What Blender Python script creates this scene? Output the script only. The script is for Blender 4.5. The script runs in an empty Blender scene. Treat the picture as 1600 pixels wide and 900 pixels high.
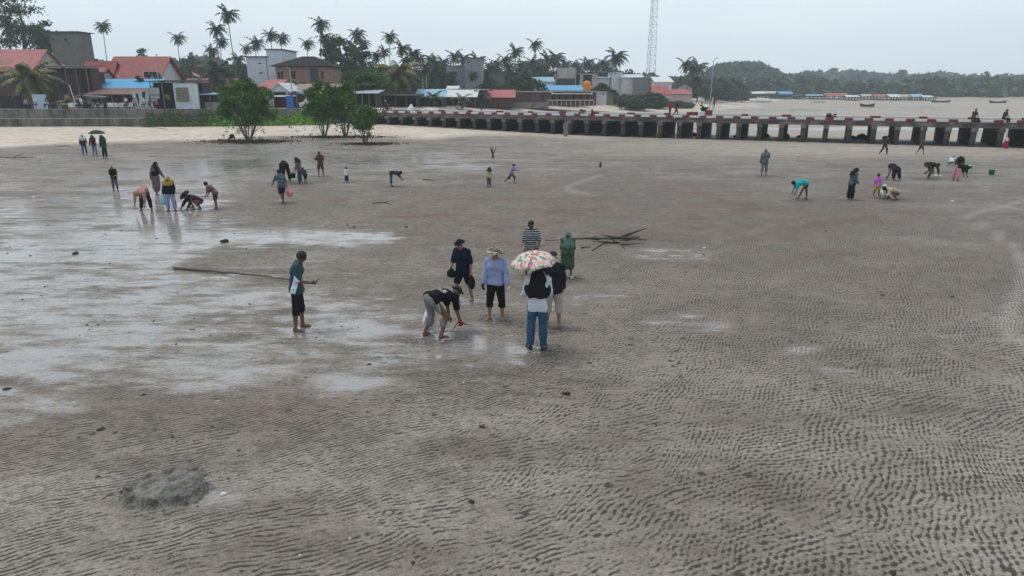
import bpy, math, random
import numpy as np
from mathutils import Vector, Matrix
R = math.radians
random.seed(7)
rng = np.random.default_rng(7)
C = bpy.context.scene.collection
scn = bpy.context.scene

# ------------------------------------------------------------------ camera, sky, sun, exposure
CAMZ = 4.9; PITCH = R(16.25); FPX = 1067.0
cam_d = bpy.data.cameras.new('camera'); cam = bpy.data.objects.new('camera', cam_d); C.objects.link(cam)
cam_d.sensor_width = 36; cam_d.lens = 24.0; cam_d.clip_end = 8000; cam_d.clip_start = .1
cam.location = (0, 0, CAMZ); cam.rotation_euler = (math.pi/2 - PITCH, 0, 0)
scn.camera = cam
SUN_EL, SUN_AZ = R(68), R(-60)      # azimuth from +Y towards +X
w = bpy.data.worlds.new('World'); scn.world = w; w.use_nodes = True
nt = w.node_tree; nt.nodes.clear()
wo = nt.nodes.new('ShaderNodeOutputWorld'); bg = nt.nodes.new('ShaderNodeBackground'); bg.inputs[1].default_value = .1
sk = nt.nodes.new('ShaderNodeTexSky'); sk.sky_type = 'NISHITA'; sk.sun_disc = False
sk.sun_elevation = SUN_EL; sk.sun_rotation = SUN_AZ; sk.dust_density = 4; sk.air_density = 1.2
tc = nt.nodes.new('ShaderNodeTexCoord'); mp = nt.nodes.new('ShaderNodeMapping'); mp.inputs['Scale'].default_value = (1, 1, 3.2)
nz = nt.nodes.new('ShaderNodeTexNoise'); nz.inputs['Scale'].default_value = 1.6; nz.inputs['Detail'].default_value = 5; nz.inputs['Roughness'].default_value = .5
rp = nt.nodes.new('ShaderNodeValToRGB')
rp.color_ramp.elements[0].position = .3; rp.color_ramp.elements[0].color = (5.6, 6.6, 7.5, 1)
rp.color_ramp.elements[1].position = .72; rp.color_ramp.elements[1].color = (7.6, 8.15, 8.6, 1)
mx = nt.nodes.new('ShaderNodeMixRGB'); mx.inputs[0].default_value = .93
L = nt.links.new
sx = nt.nodes.new('ShaderNodeSeparateXYZ'); hg = nt.nodes.new('ShaderNodeMapRange'); hg.interpolation_type = 'SMOOTHSTEP'
for i_, v_ in enumerate((0, .18, .6, 1.30, 1.0)):
    if i_: hg.inputs[i_].default_value = v_
gm = nt.nodes.new('ShaderNodeMixRGB'); gm.blend_type = 'MULTIPLY'; gm.inputs[0].default_value = 1      # a hazy sky is brightest low down
L(tc.outputs['Generated'], sx.inputs[0]); L(sx.outputs[2], hg.inputs[0]); L(tc.outputs['Generated'], mp.inputs[0]); L(mp.outputs[0], nz.inputs[0]); L(nz.outputs[0], rp.inputs[0])
L(sk.outputs[0], mx.inputs[1]); L(rp.outputs[0], mx.inputs[2]); L(mx.outputs[0], gm.inputs[1]); L(hg.outputs[0], gm.inputs[2]); L(gm.outputs[0], bg.inputs[0]); L(bg.outputs[0], wo.inputs[0])
sd = bpy.data.lights.new('sun', 'SUN'); sun = bpy.data.objects.new('sun', sd); C.objects.link(sun)
sd.energy = 1.7; sd.angle = R(18); sd.color = (1, .96, .9)
sdir = Vector((math.sin(SUN_AZ)*math.cos(SUN_EL), math.cos(SUN_AZ)*math.cos(SUN_EL), math.sin(SUN_EL)))
sun.rotation_euler = sdir.to_track_quat('Z', 'Y').to_euler()
scn.view_settings.view_transform = 'Standard'; scn.view_settings.look = 'None'
scn.view_settings.exposure = 0.0; scn.view_settings.gamma = 1; scn.view_settings.use_curve_mapping = False
scn.render.engine = 'CYCLES'; scn.cycles.max_bounces = 5; scn.cycles.diffuse_bounces = 2; scn.cycles.glossy_bounces = 2
scn.cycles.volume_bounces = 2; scn.cycles.transparent_max_bounces = 4
scn.cycles.use_denoising = True

# ------------------------------------------------------------------ reading the photograph: pixel (1600x900) -> point in the place
cP, sP = math.cos(PITCH), math.sin(PITCH)
def ray(px, py):
    x = (px-800)/FPX; y = -(py-450)/FPX
    return Vector((x, cP + y*sP, -sP + y*cP))
def on(px, py, z=0.0):
    d = ray(px, py); t = (z-CAMZ)/d.z
    return Vector((d.x*t, d.y*t, z))
def at(px, py, Y):
    d = ray(px, py); t = Y/d.y
    return Vector((d.x*t, Y, CAMZ + d.z*t))
def ppm(Y, z=0):                       # pixels per metre at a distance
    return FPX/(Y*cP + (CAMZ-z)*sP)

# ------------------------------------------------------------------ helpers
def tag(o, label=None, cat=None, group=None, kind=None):
    if label: o['label'] = label
    if cat: o['category'] = cat
    if group: o['group'] = group
    if kind: o['kind'] = kind
    return o
def thing(name, label, cat, loc=(0, 0, 0), rz=0, group=None):
    o = bpy.data.objects.new(name, None); C.objects.link(o); o.empty_display_size = .2
    o.location = loc; o.rotation_euler = (0, 0, rz)
    return tag(o, label, cat, group)
def copy_tree(o, parent=None):
    c = o.copy(); C.objects.link(c)
    if parent: c.parent = parent
    for ch in list(o.children): copy_tree(ch, c)
    return c
def mesh_obj(name, V, F, mats, parent=None, midx=None, smooth=False, uv=None):
    me = bpy.data.meshes.new(name)
    V = np.asarray(V, dtype=np.float32).reshape(-1, 3)
    if isinstance(F, np.ndarray):
        n, k = F.shape
        me.vertices.add(len(V)); me.vertices.foreach_set('co', V.ravel())
        me.loops.add(n*k); me.loops.foreach_set('vertex_index', F.astype(np.int32).ravel())
        me.polygons.add(n); me.polygons.foreach_set('loop_start', np.arange(0, n*k, k, dtype=np.int32))
        me.polygons.foreach_set('loop_total', np.full(n, k, dtype=np.int32))
        me.update(calc_edges=True)
    else:
        me.from_pydata([tuple(v) for v in V], [], F); me.update()
    if not isinstance(mats, (list, tuple)): mats = [mats]
    for m in mats: me.materials.append(m)
    if midx is not None: me.polygons.foreach_set('material_index', np.asarray(midx, dtype=np.int32))
    if smooth: me.polygons.foreach_set('use_smooth', np.ones(len(me.polygons), dtype=bool))
    o = bpy.data.objects.new(name, me); C.objects.link(o)
    if parent: o.parent = parent
    return o
class MB:
    """collects boxes, bars and tubes into one mesh"""
    def __init__(s): s.V = []; s.F = []; s.M = []
    def add(s, V, F, m=0):
        b = len(s.V); s.V += [tuple(v) for v in V]; s.F += [tuple(b+i for i in f) for f in F]; s.M += [m]*len(F); return s
    def box(s, x0, x1, y0, y1, z0, z1, m=0, rot=0, c=(0, 0, 0), bev=0):
        if bev:
            b = bev
            V = []
            for z, k in ((z0, b), (z0+b, 0), (z1-b, 0), (z1, b)):
                V += [(x0+k+b*0, y0+k, z), (x1-k, y0+k, z), (x1-k, y1-k, z), (x0+k, y1-k, z)]
            F = [(3, 2, 1, 0), (12, 13, 14, 15)]
            for L_ in range(3):
                for i in range(4):
                    a = L_*4+i; b2 = L_*4+(i+1) % 4; F.append((a, b2, b2+4, a+4))
        else:
            V = [(x0, y0, z0), (x1, y0, z0), (x1, y1, z0), (x0, y1, z0), (x0, y0, z1), (x1, y0, z1), (x1, y1, z1), (x0, y1, z1)]
            F = [(3, 2, 1, 0), (4, 5, 6, 7), (0, 1, 5, 4), (1, 2, 6, 5), (2, 3, 7, 6), (3, 0, 4, 7)]
        cr, sr = math.cos(rot), math.sin(rot)
        V = [(c[0]+x*cr-y*sr, c[1]+x*sr+y*cr, c[2]+z) for x, y, z in V]
        return s.add(V, F, m)
    def tube(s, pts, rad, n=7, m=0, cap=True):
        pts = [Vector(p) for p in pts]
        if not hasattr(rad, '__len__'): rad = [rad]*len(pts)
        rings = []; up = Vector((0, 0, 1))
        for i, p in enumerate(pts):
            t = (pts[min(i+1, len(pts)-1)] - pts[max(i-1, 0)])
            t = t.normalized() if t.length > 1e-9 else Vector((0, 0, 1))
            a = t.cross(up if abs(t.z) < .93 else Vector((1, 0, 0))).normalized(); b = t.cross(a)
            rings.append([p + (a*math.cos(2*math.pi*k/n) + b*math.sin(2*math.pi*k/n))*rad[i] for k in range(n)])
        V = [v for r in rings for v in r]; F = []
        for i in range(len(pts)-1):
            for k in range(n):
                a = i*n+k; b = i*n+(k+1) % n; F.append((a, a+n, b+n, b))
        if cap: F += [tuple(range(n)), tuple(reversed(range((len(pts)-1)*n, len(pts)*n)))]
        return s.add(V, F, m)
    def lathe(s, prof, n=24, m=0, c=(0, 0, 0)):
        V = []; F = []
        for r, z in prof:
            for k in range(n): V.append((c[0]+r*math.cos(2*math.pi*k/n), c[1]+r*math.sin(2*math.pi*k/n), c[2]+z))
        for i in range(len(prof)-1):
            for k in range(n):
                a = i*n+k; b = i*n+(k+1) % n; F.append((a, b, b+n, a+n))
        return s.add(V, F, m)
    def build(s, name, mats, parent=None, smooth=False):
        return mesh_obj(name, s.V, s.F, mats, parent, s.M, smooth)

# numpy value noise
_PERM = rng.random((256, 256)).astype(np.float32)
def vnoise2(x, y, oct=1, rough=.5):
    out = 0; amp = 1; tot = 0
    for o_ in range(oct):
        xi = np.floor(x).astype(int); yi = np.floor(y).astype(int); fx = x-xi; fy = y-yi
        fx = fx*fx*(3-2*fx); fy = fy*fy*(3-2*fy)
        g = lambda a, b: _PERM[(a+17*o_) & 255, (b+31*o_) & 255]
        v = (g(xi, yi)*(1-fx)+g(xi+1, yi)*fx)*(1-fy) + (g(xi, yi+1)*(1-fx)+g(xi+1, yi+1)*fx)*fy
        out = out + v*amp; tot += amp; amp *= rough; x = x*2.03+5.1; y = y*2.03+9.7
    return out/tot
_P3 = rng.random((32, 32, 32)).astype(np.float32)
def vnoise3(p):
    i = np.floor(p).astype(int); f = p-i; f = f*f*(3-2*f); i &= 31; j = (i+1) & 31
    x, y, z = f[..., 0], f[..., 1], f[..., 2]
    g = lambda a, b, c: _P3[a, b, c]
    c00 = g(i[..., 0], i[..., 1], i[..., 2])*(1-x)+g(j[..., 0], i[..., 1], i[..., 2])*x
    c10 = g(i[..., 0], j[..., 1], i[..., 2])*(1-x)+g(j[..., 0], j[..., 1], i[..., 2])*x
    c01 = g(i[..., 0], i[..., 1], j[..., 2])*(1-x)+g(j[..., 0], i[..., 1], j[..., 2])*x
    c11 = g(i[..., 0], j[..., 1], j[..., 2])*(1-x)+g(j[..., 0], j[..., 1], j[..., 2])*x
    return (c00*(1-y)+c10*y)*(1-z)+(c01*(1-y)+c11*y)*z
def sstep(a, b, x):
    t = np.clip((x-a)/(b-a), 0, 1); return t*t*(3-2*t)

# ------------------------------------------------------------------ node material helpers
class NM:
    def __init__(s, name):
        s.m = bpy.data.materials.new(name); s.m.use_nodes = True; s.t = s.m.node_tree
        s.b = s.t.nodes['Principled BSDF']
    def n(s, t, **kw):
        k = s.t.nodes.new(t)
        for a, v in kw.items():
            if a.startswith('i_'): s.put(k.inputs[int(a[2:]) if a[2:].isdigit() else a[2:].replace('_', ' ')], v)
            else: setattr(k, a, v)
        return k
    def put(s, inp, v):
        if isinstance(v, bpy.types.NodeSocket): s.t.links.new(v, inp)
        else:
            if isinstance(v, tuple) and len(v) == 3 and inp.type == 'RGBA': v = v+(1,)
            inp.default_value = v
    def math(s, op, a, b=0.0, c=None, clamp=False):
        k = s.t.nodes.new('ShaderNodeMath'); k.operation = op; k.use_clamp = clamp
        s.put(k.inputs[0], a); s.put(k.inputs[1], b)
        if c is not None: s.put(k.inputs[2], c)
        return k.outputs[0]
    def mr(s, v, a, b, c=0.0, d=1.0, smooth=True):
        k = s.t.nodes.new('ShaderNodeMapRange'); k.interpolation_type = 'SMOOTHSTEP' if smooth else 'LINEAR'
        for i, q in enumerate((v, a, b, c, d)): s.put(k.inputs[i], q)
        return k.outputs[0]
    def noise(s, vec, sc, det=3, rough=.5, scale3=None, dist=0):
        if scale3:
            m = s.t.nodes.new('ShaderNodeMapping'); m.inputs['Scale'].default_value = scale3; s.put(m.inputs[0], vec); vec = m.outputs[0]
        k = s.t.nodes.new('ShaderNodeTexNoise'); k.inputs['Scale'].default_value = sc; k.inputs['Detail'].default_value = det
        k.inputs['Roughness'].default_value = rough; k.inputs['Distortion'].default_value = dist; s.put(k.inputs['Vector'], vec)
        return k.outputs[0]
    def mix(s, f, a, b, mode='MIX'):
        k = s.t.nodes.new('ShaderNodeMixRGB'); k.blend_type = mode
        s.put(k.inputs[0], f); s.put(k.inputs[1], a); s.put(k.inputs[2], b); return k.outputs[0]
    def obj(s): return s.n('ShaderNodeTexCoord').outputs['Object']
    def pos(s): return s.n('ShaderNodeNewGeometry').outputs['Position']
    def attr(s, name):
        k = s.n('ShaderNodeAttribute'); k.attribute_name = name; return k.outputs['Fac']
    def set(s, col=None, rough=None, bump=None, bs=.5, bd=.02, **kw):
        if col is not None: s.put(s.b.inputs['Base Color'], col)
        if rough is not None: s.put(s.b.inputs['Roughness'], rough)
        if bump is not None:
            k = s.t.nodes.new('ShaderNodeBump'); s.put(k.inputs['Strength'], bs); k.inputs['Distance'].default_value = bd
            s.put(k.inputs['Height'], bump); s.t.links.new(k.outputs[0], s.b.inputs['Normal'])
        for a, v in kw.items(): s.put(s.b.inputs[a.replace('_', ' ')], v)
        return s.m
_mc = {}
def plain(name, col, rough=.8, var=.25, sc=3.0, bump=.2, bd=.01, spec=.3, metal=0):
    """a colour with uneven tone, small dirt and a little surface relief"""
    key = (name, col, rough, var, sc)
    if key in _mc: return _mc[key]
    m = NM(name); p = m.obj(); a = m.noise(p, sc, 5, .6); b = m.noise(p, sc*7, 3, .6)
    f = m.math('ADD', m.math('MULTIPLY', a, .65), m.math('MULTIPLY', b, .35))
    f = m.mr(f, .3, .7, 1-var, 1+var*.6, smooth=False)
    c = m.mix(1.0, tuple(col), f, 'MULTIPLY')
    r = m.set(c, rough, b, bump, bd, Metallic=metal); m.put(m.b.inputs['Specular IOR Level'], spec)
    _mc[key] = r; return r
# ------------------------------------------------------------------ the ground: one sheet from the drone to beyond the hills
WALL_A, WALL_B = (-64.0, 87.0), (-17.3, 90.3)
def wall_y(X): return 90.3 + (X+17.3)*(3.3/46.7)
COAST = np.array([(-400, 63), (-17.3, 91.2), (-4, 112), (14, 138), (38, 160), (62, 190), (76, 235), (92, 285), (140, 306), (260, 318), (520, 330), (2600, 360), (2600, 6000), (-3000, 6000), (-3000, 63)], float)
def inland(X, Y):
    """signed distance inside the coast line (positive = on land)"""
    d = np.full(X.shape, 1e9); inside = np.zeros(X.shape, bool)
    n = len(COAST)
    for i in range(n):
        ax, ay = COAST[i]; bx, by = COAST[(i+1) % n]
        ex, ey = bx-ax, by-ay; t = np.clip(((X-ax)*ex+(Y-ay)*ey)/(ex*ex+ey*ey), 0, 1)
        d = np.minimum(d, np.hypot(X-ax-t*ex, Y-ay-t*ey))
        if ay != by:
            c = ((ay > Y) != (by > Y)) & (X < (bx-ax)*(Y-ay)/(by-ay)+ax); inside ^= c
    return np.where(inside, d, -d)
def terrain(X, Y):
    X = np.asarray(X, float); Y = np.asarray(Y, float)
    z = (vnoise2(X*.09+40, Y*.09+40, 3)-.5)*.05
    left = sstep(14, -14, X)
    s = np.clip((Y-(wall_y(X)-34))/34, 0, 1.0)
    z = z + left*(s**1.4)*(.42+.35*sstep(-45, -15, X))
    d = inland(X, Y)
    wl = X < -17.3
    land = np.where(wl, sstep(.35, 1.3, d)*1.62, sstep(-14, 26, d)*1.9*sstep(10, -30, -Y+100))
    land = np.where((X >= -17.3) & (X < -9), sstep(-1, 4, d)*1.5, land)
    z = z + land
    return z
def tz(x, y): return float(terrain(np.array([x]), np.array([y]))[0])
def onT(px, py):
    """where the ray through a pixel meets the ground"""
    z = 0.0
    for _ in range(12):
        p = on(px, py, z); z = .5*z + .5*tz(p.x, p.y)
    return Vector((p.x, p.y, tz(p.x, p.y)))
ys = [-12.0, -4.0, 2.0, 5.0]
while ys[-1] < 1040:
    y = ys[-1]; ys.append(y + max(.09, .0135*y if y < 130 else .03*y))
ys = np.array(ys); us = np.sign(np.linspace(-1, 1, 301))*np.abs(np.linspace(-1, 1, 301))**1.35
GX = us[None, :]*np.minimum(np.maximum(ys, 6)[:, None]*2.1+12, 1430); GY = np.repeat(ys[:, None], 301, 1)
GZ = terrain(GX, GY)
# patches lying on the flat: (px, py, half width px, half height px, strength) read once from the photograph, kept as places on the ground
def patches(lst):
    f = np.zeros(GX.shape)
    wx = (vnoise2(GX*.35, GY*.35, 3)-.5); wy = (vnoise2(GX*.35+50, GY*.35+50, 3)-.5)
    for px, py, rx, ry, s in lst:
        c = on(px, py); rX = rx/ppm(c.y); rY = abs(on(px, py-ry).y-on(px, py+ry).y)/2
        d = np.hypot((GX-c.x+wx*rX*1.3)/rX, (GY-c.y+wy*rY*1.3)/rY)
        f = np.maximum(f, s*sstep(1.35, .35, d))
    return f
WET = patches([(60, 395, 300, 85, .9), (340, 262, 130, 34, 1), (250, 315, 150, 26, .85), (590, 249, 230, 13, .8), (720, 262, 120, 6, .6), (420, 372, 250, 17, .95), (130, 470, 330, 70, .8),
    (330, 470, 260, 60, .7), (560, 590, 85, 30, .8), (300, 560, 380, 80, .62), (560, 500, 230, 50, .7), (80, 560, 230, 90, .72), (40, 640, 160, 50, .55), (335, 785, 75, 30, .42), (800, 552, 42, 20, .72), (1090, 505, 90, 18, .42),
    (1250, 545, 60, 16, .45), (1300, 580, 40, 14, .45), (900, 480, 180, 40, .3), (700, 540, 150, 45, .55), (1050, 395, 130, 14, .5), (100, 760, 60, 20, .12), (1040, 832, 45, 16, .5), (690, 700, 120, 40, .2), (30, 280, 250, 30, .5),
    (1240, 172, 140, 3.2, .8), (1420, 168, 160, 2.0, .8), (1320, 201, 420, 2.6, 1), (1120, 166, 70, 3, .6), (1500, 176, 200, 2, .7), (1060, 214, 90, 2.5, .8), (470, 228, 110, 7, .7), (120, 250, 230, 12, .6), (60, 330, 260, 40, .7), (380, 236, 60, 8, .8)])
BRN = patches([(330, 650, 230, 50, 1), (90, 690, 130, 60, .6), (480, 640, 150, 50, .8), (610, 320, 300, 40, .5), (420, 300, 120, 30, .6), (250, 470, 300, 80, .35), (640, 430, 200, 60, .35), (900, 300, 200, 40, .3), (350, 410, 90, 20, .5), (1050, 335, 600, 80, .95), (760, 330, 330, 60, .85), (1350, 430, 330, 80, .75), (950, 480, 350, 80, .5), (560, 420, 90, 40, .4), (1000, 600, 300, 80, .2)])
left = sstep(30, -12, GX)
yb = 56 + 6*(vnoise2(GX*.12, GY*.05+3, 2)-.5)*2 + 12*sstep(-45, -18, GX)
SAND = left*sstep(0, 9, GY-yb)
far_b = sstep(44, 60, GY)*(1-left)*.42
SAND = np.maximum(SAND, far_b)
dI = inland(GX, GY)
SAND = np.maximum(SAND, sstep(-14, 2, dI)*(GX > -17)*(GX < 110))
GRS = sstep(10, 24, dI)*1.0*(GX > -17) + (GX <= -17)*sstep(8, 16, dI)
WET = WET*(1-.0*SAND)
TRK = np.zeros(GX.shape)
def track(pts, w_):
    global TRK
    P_ = [on(*p) for p in pts]
    for a, b in zip(P_[:-1], P_[1:]):
        ex, ey = b.x-a.x, b.y-a.y; t = np.clip(((GX-a.x)*ex+(GY-a.y)*ey)/(ex*ex+ey*ey), 0, 1)
        d = np.hypot(GX-a.x-t*ex, GY-a.y-t*ey); TRK = np.maximum(TRK, sstep(w_*1.5, w_*.4, d))
track([(1620, 307), (1560, 325), (1522, 333), (1512, 338), (1530, 350), (1560, 368), (1585, 388), (1597, 410), (1601, 430), (1598, 450), (1585, 475), (1573, 492), (1580, 520), (1640, 560)], .16)
track([(940, 272), (905, 285), (886, 292), (893, 300), (930, 306)], .2)
n = len(ys); idx = np.arange(n*301).reshape(n, 301)
GF = np.stack([idx[:-1, :-1], idx[:-1, 1:], idx[1:, 1:], idx[1:, :-1]], -1).reshape(-1, 4)
g = NM('tidal_mud'); P0 = g.pos()
sep = g.n('ShaderNodeSeparateXYZ', i_0=P0); X_, Y_ = sep.outputs[0], sep.outputs[1]
wet, brn, sand, grs, trk = [g.attr(a) for a in ('wet', 'brown', 'sand', 'grass', 'track')]
w1 = g.math('SUBTRACT', g.noise(P0, .42, 2), .5); w2 = g.math('SUBTRACT', g.noise(P0, 3.2, 2), .5); w3 = g.math('SUBTRACT', g.noise(P0, 14, 2), .5)
def train(ang, lam, kw):
    a = R(ang); u = g.math('ADD', g.math('MULTIPLY', X_, -math.sin(a)/lam), g.math('MULTIPLY', Y_, math.cos(a)/lam))
    u = g.math('ADD', u, g.math('MULTIPLY', w1, kw[0])); u = g.math('ADD', u, g.math('MULTIPLY', w2, kw[1])); u = g.math('ADD', u, g.math('MULTIPLY', w3, kw[2]))
    return g.math('SINE', g.math('MULTIPLY', u, 2*math.pi))
tA = train(31, .074, (9, 1.3, .30)); tB = train(64, .076, (-11, 1.7, .42)); tA2 = train(20, .088, (-8, 1.5, .4)); tC = train(6, .115, (8, 1.5, .45))
mAB = g.mr(g.math('ADD', g.math('MULTIPLY', X_, .075), g.math('MULTIPLY', g.noise(P0, .8, 3), 1.5)), .45, 1.15)
hB = g.math('ADD', g.math('MULTIPLY', tB, .85), g.math('MULTIPLY', tC, .55))
sel = g.mr(g.noise(P0, .55, 4, .6), .47, .56); tA = g.mix(sel, tA, tA2); hB = g.mix(g.mr(g.noise(P0, .45, 4, .6), .45, .58), hB, g.math('MULTIPLY', g.math('ADD', tA2, g.math('MULTIPLY', tB, .6)), .8))
rip = g.math('ADD', g.math('MULTIPLY', tA, g.math('SUBTRACT', 1.0, mAB)), g.math('MULTIPLY', hB, mAB))
amp = g.math('MULTIPLY', g.mr(g.noise(P0, 1.2, 4, .65), .36, .58, .14, 1.3), g.mr(g.noise(P0, 7.5, 3, .6), .36, .6, .12, 1.2))
amp = g.math('ADD', amp, g.math('MULTIPLY', mAB, .16))
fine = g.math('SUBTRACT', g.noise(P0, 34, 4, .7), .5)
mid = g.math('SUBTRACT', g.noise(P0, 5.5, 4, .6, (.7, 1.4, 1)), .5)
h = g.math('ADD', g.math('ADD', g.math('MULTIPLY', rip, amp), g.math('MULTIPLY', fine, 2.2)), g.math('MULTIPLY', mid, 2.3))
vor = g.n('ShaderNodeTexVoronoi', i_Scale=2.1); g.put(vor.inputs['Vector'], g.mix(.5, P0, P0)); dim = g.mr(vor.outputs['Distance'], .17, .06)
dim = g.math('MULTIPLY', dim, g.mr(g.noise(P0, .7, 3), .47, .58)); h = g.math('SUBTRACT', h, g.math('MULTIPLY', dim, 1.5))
stir_shade = g.attr('stir_shade'); h = g.math('ADD', h, g.math('MULTIPLY', stir_shade, g.math('MULTIPLY', g.math('SUBTRACT', g.noise(P0, 11, 4, .7), .56), 7)))
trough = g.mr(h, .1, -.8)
big = g.noise(P0, .33, 5, .62, (.75, 1.5, 1)); med = g.noise(P0, 1.5, 6, .68, (.55, 1.5, 1))
lvl = g.math('ADD', g.math('MULTIPLY', wet, 3.0), g.math('MULTIPLY', g.math('SUBTRACT', big, .5), 4.2))
lvl = g.math('ADD', lvl, g.math('MULTIPLY', g.math('SUBTRACT', med, .5), 7.5))
lvl = g.math('SUBTRACT', lvl, 1.85)
film = g.mr(g.math('SUBTRACT', lvl, g.math('MULTIPLY', h, .95)), -.55, .8)
film = g.math('MULTIPLY', film, g.mr(wet, .05, .3))
damp = g.mr(lvl, -2.8, .3)
mud = g.mix(g.mr(big, .35, .65), (.140, .117, .090), (.262, .234, .197))
mud = g.mix(g.math('MULTIPLY', g.mr(med, .35, .7), .35), mud, (.34, .30, .265))
mud = g.mix(1.0, mud, g.mr(g.noise(P0, 19, 6, .78, (.8, 1.25, 1)), .32, .68, .52, 1.45, smooth=False), 'MULTIPLY')
mud = g.mix(g.math('MULTIPLY', stir_shade, .45), mud, (.10, .09, .08))  # darkens trodden mud and paints a contact shadow round the feet
mud = g.mix(g.math('MULTIPLY', brn, g.mr(g.math('ADD', big, g.math('MULTIPLY', med, .5)), .58, .9)), mud, (.135, .088, .064))
mud = g.mix(g.math('MULTIPLY', trk, .5), mud, (.40, .36, .32))
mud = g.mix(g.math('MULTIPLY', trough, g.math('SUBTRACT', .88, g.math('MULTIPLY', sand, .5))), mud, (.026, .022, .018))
sandc = g.mix(g.mr(med, .3, .7), (.42, .345, .275), (.68, .60, .51))
sandc = g.mix(g.math('MULTIPLY', g.mr(g.noise(P0, .9, 6, .7, (.45, 1.6, 1)), .50, .66), .65), sandc, (.20, .155, .115))
col = g.mix(g.mr(sand, .05, .9, smooth=False), mud, sandc)
col = g.mix(g.math('MULTIPLY', film, .65), col, (.25, .24, .235))
grass = g.mix(g.mr(med, .35, .65), (.05, .07, .025), (.16, .14, .09))
col = g.mix(g.math('MULTIPLY', grs, .9), col, grass)
rough = g.mr(film, 0, 1, .68, .08)
bstr = g.math('MULTIPLY', g.math('SUBTRACT', 1.0, g.math('MULTIPLY', film, .94)), .75)
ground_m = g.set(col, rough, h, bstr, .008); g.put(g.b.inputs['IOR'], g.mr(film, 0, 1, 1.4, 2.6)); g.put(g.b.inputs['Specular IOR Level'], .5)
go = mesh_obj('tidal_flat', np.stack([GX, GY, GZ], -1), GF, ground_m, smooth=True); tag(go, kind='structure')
STIR_SHADE = np.zeros(GX.shape)  # where feet churn the mud and their contact shadow is painted in
for px_, py_, r_ in [(469, 517, .35), (672, 530, .45), (700, 524, .4), (725, 470, .35), (775, 500, .4), (840, 548, .4), (865, 512, .35), (886, 436, .35), (829, 432, .4), (229, 331, .6), (246, 306, .5), (269, 331, .6), (312, 328, .7), (339, 327, .5), (442, 318, .5), (470, 287, .8), (502, 276, .4), (542, 285, .3), (612, 292, .5), (764, 292, .3), (1193, 275, .5), (1256, 312, .5), (1328, 313, .4), (1369, 309, .4), (1400, 312, .8), (1391, 281, .6), (1447, 280, .8), (1490, 270, .9), (181, 299, .4), (149, 244, .7), (735, 520, .3), (610, 560, .3)]:
    c_ = on(px_, py_); STIR_SHADE = np.maximum(STIR_SHADE, sstep(r_*1.5, r_*.5, np.hypot(GX-c_.x, GY-c_.y)))
for nm, arr in (('stir_shade', STIR_SHADE), ('wet', WET), ('brown', BRN), ('sand', SAND), ('grass', GRS), ('track', TRK)):
    at_ = go.data.attributes.new(nm, 'FLOAT', 'POINT'); at_.data.foreach_set('value', arr.astype(np.float32).ravel())
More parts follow.
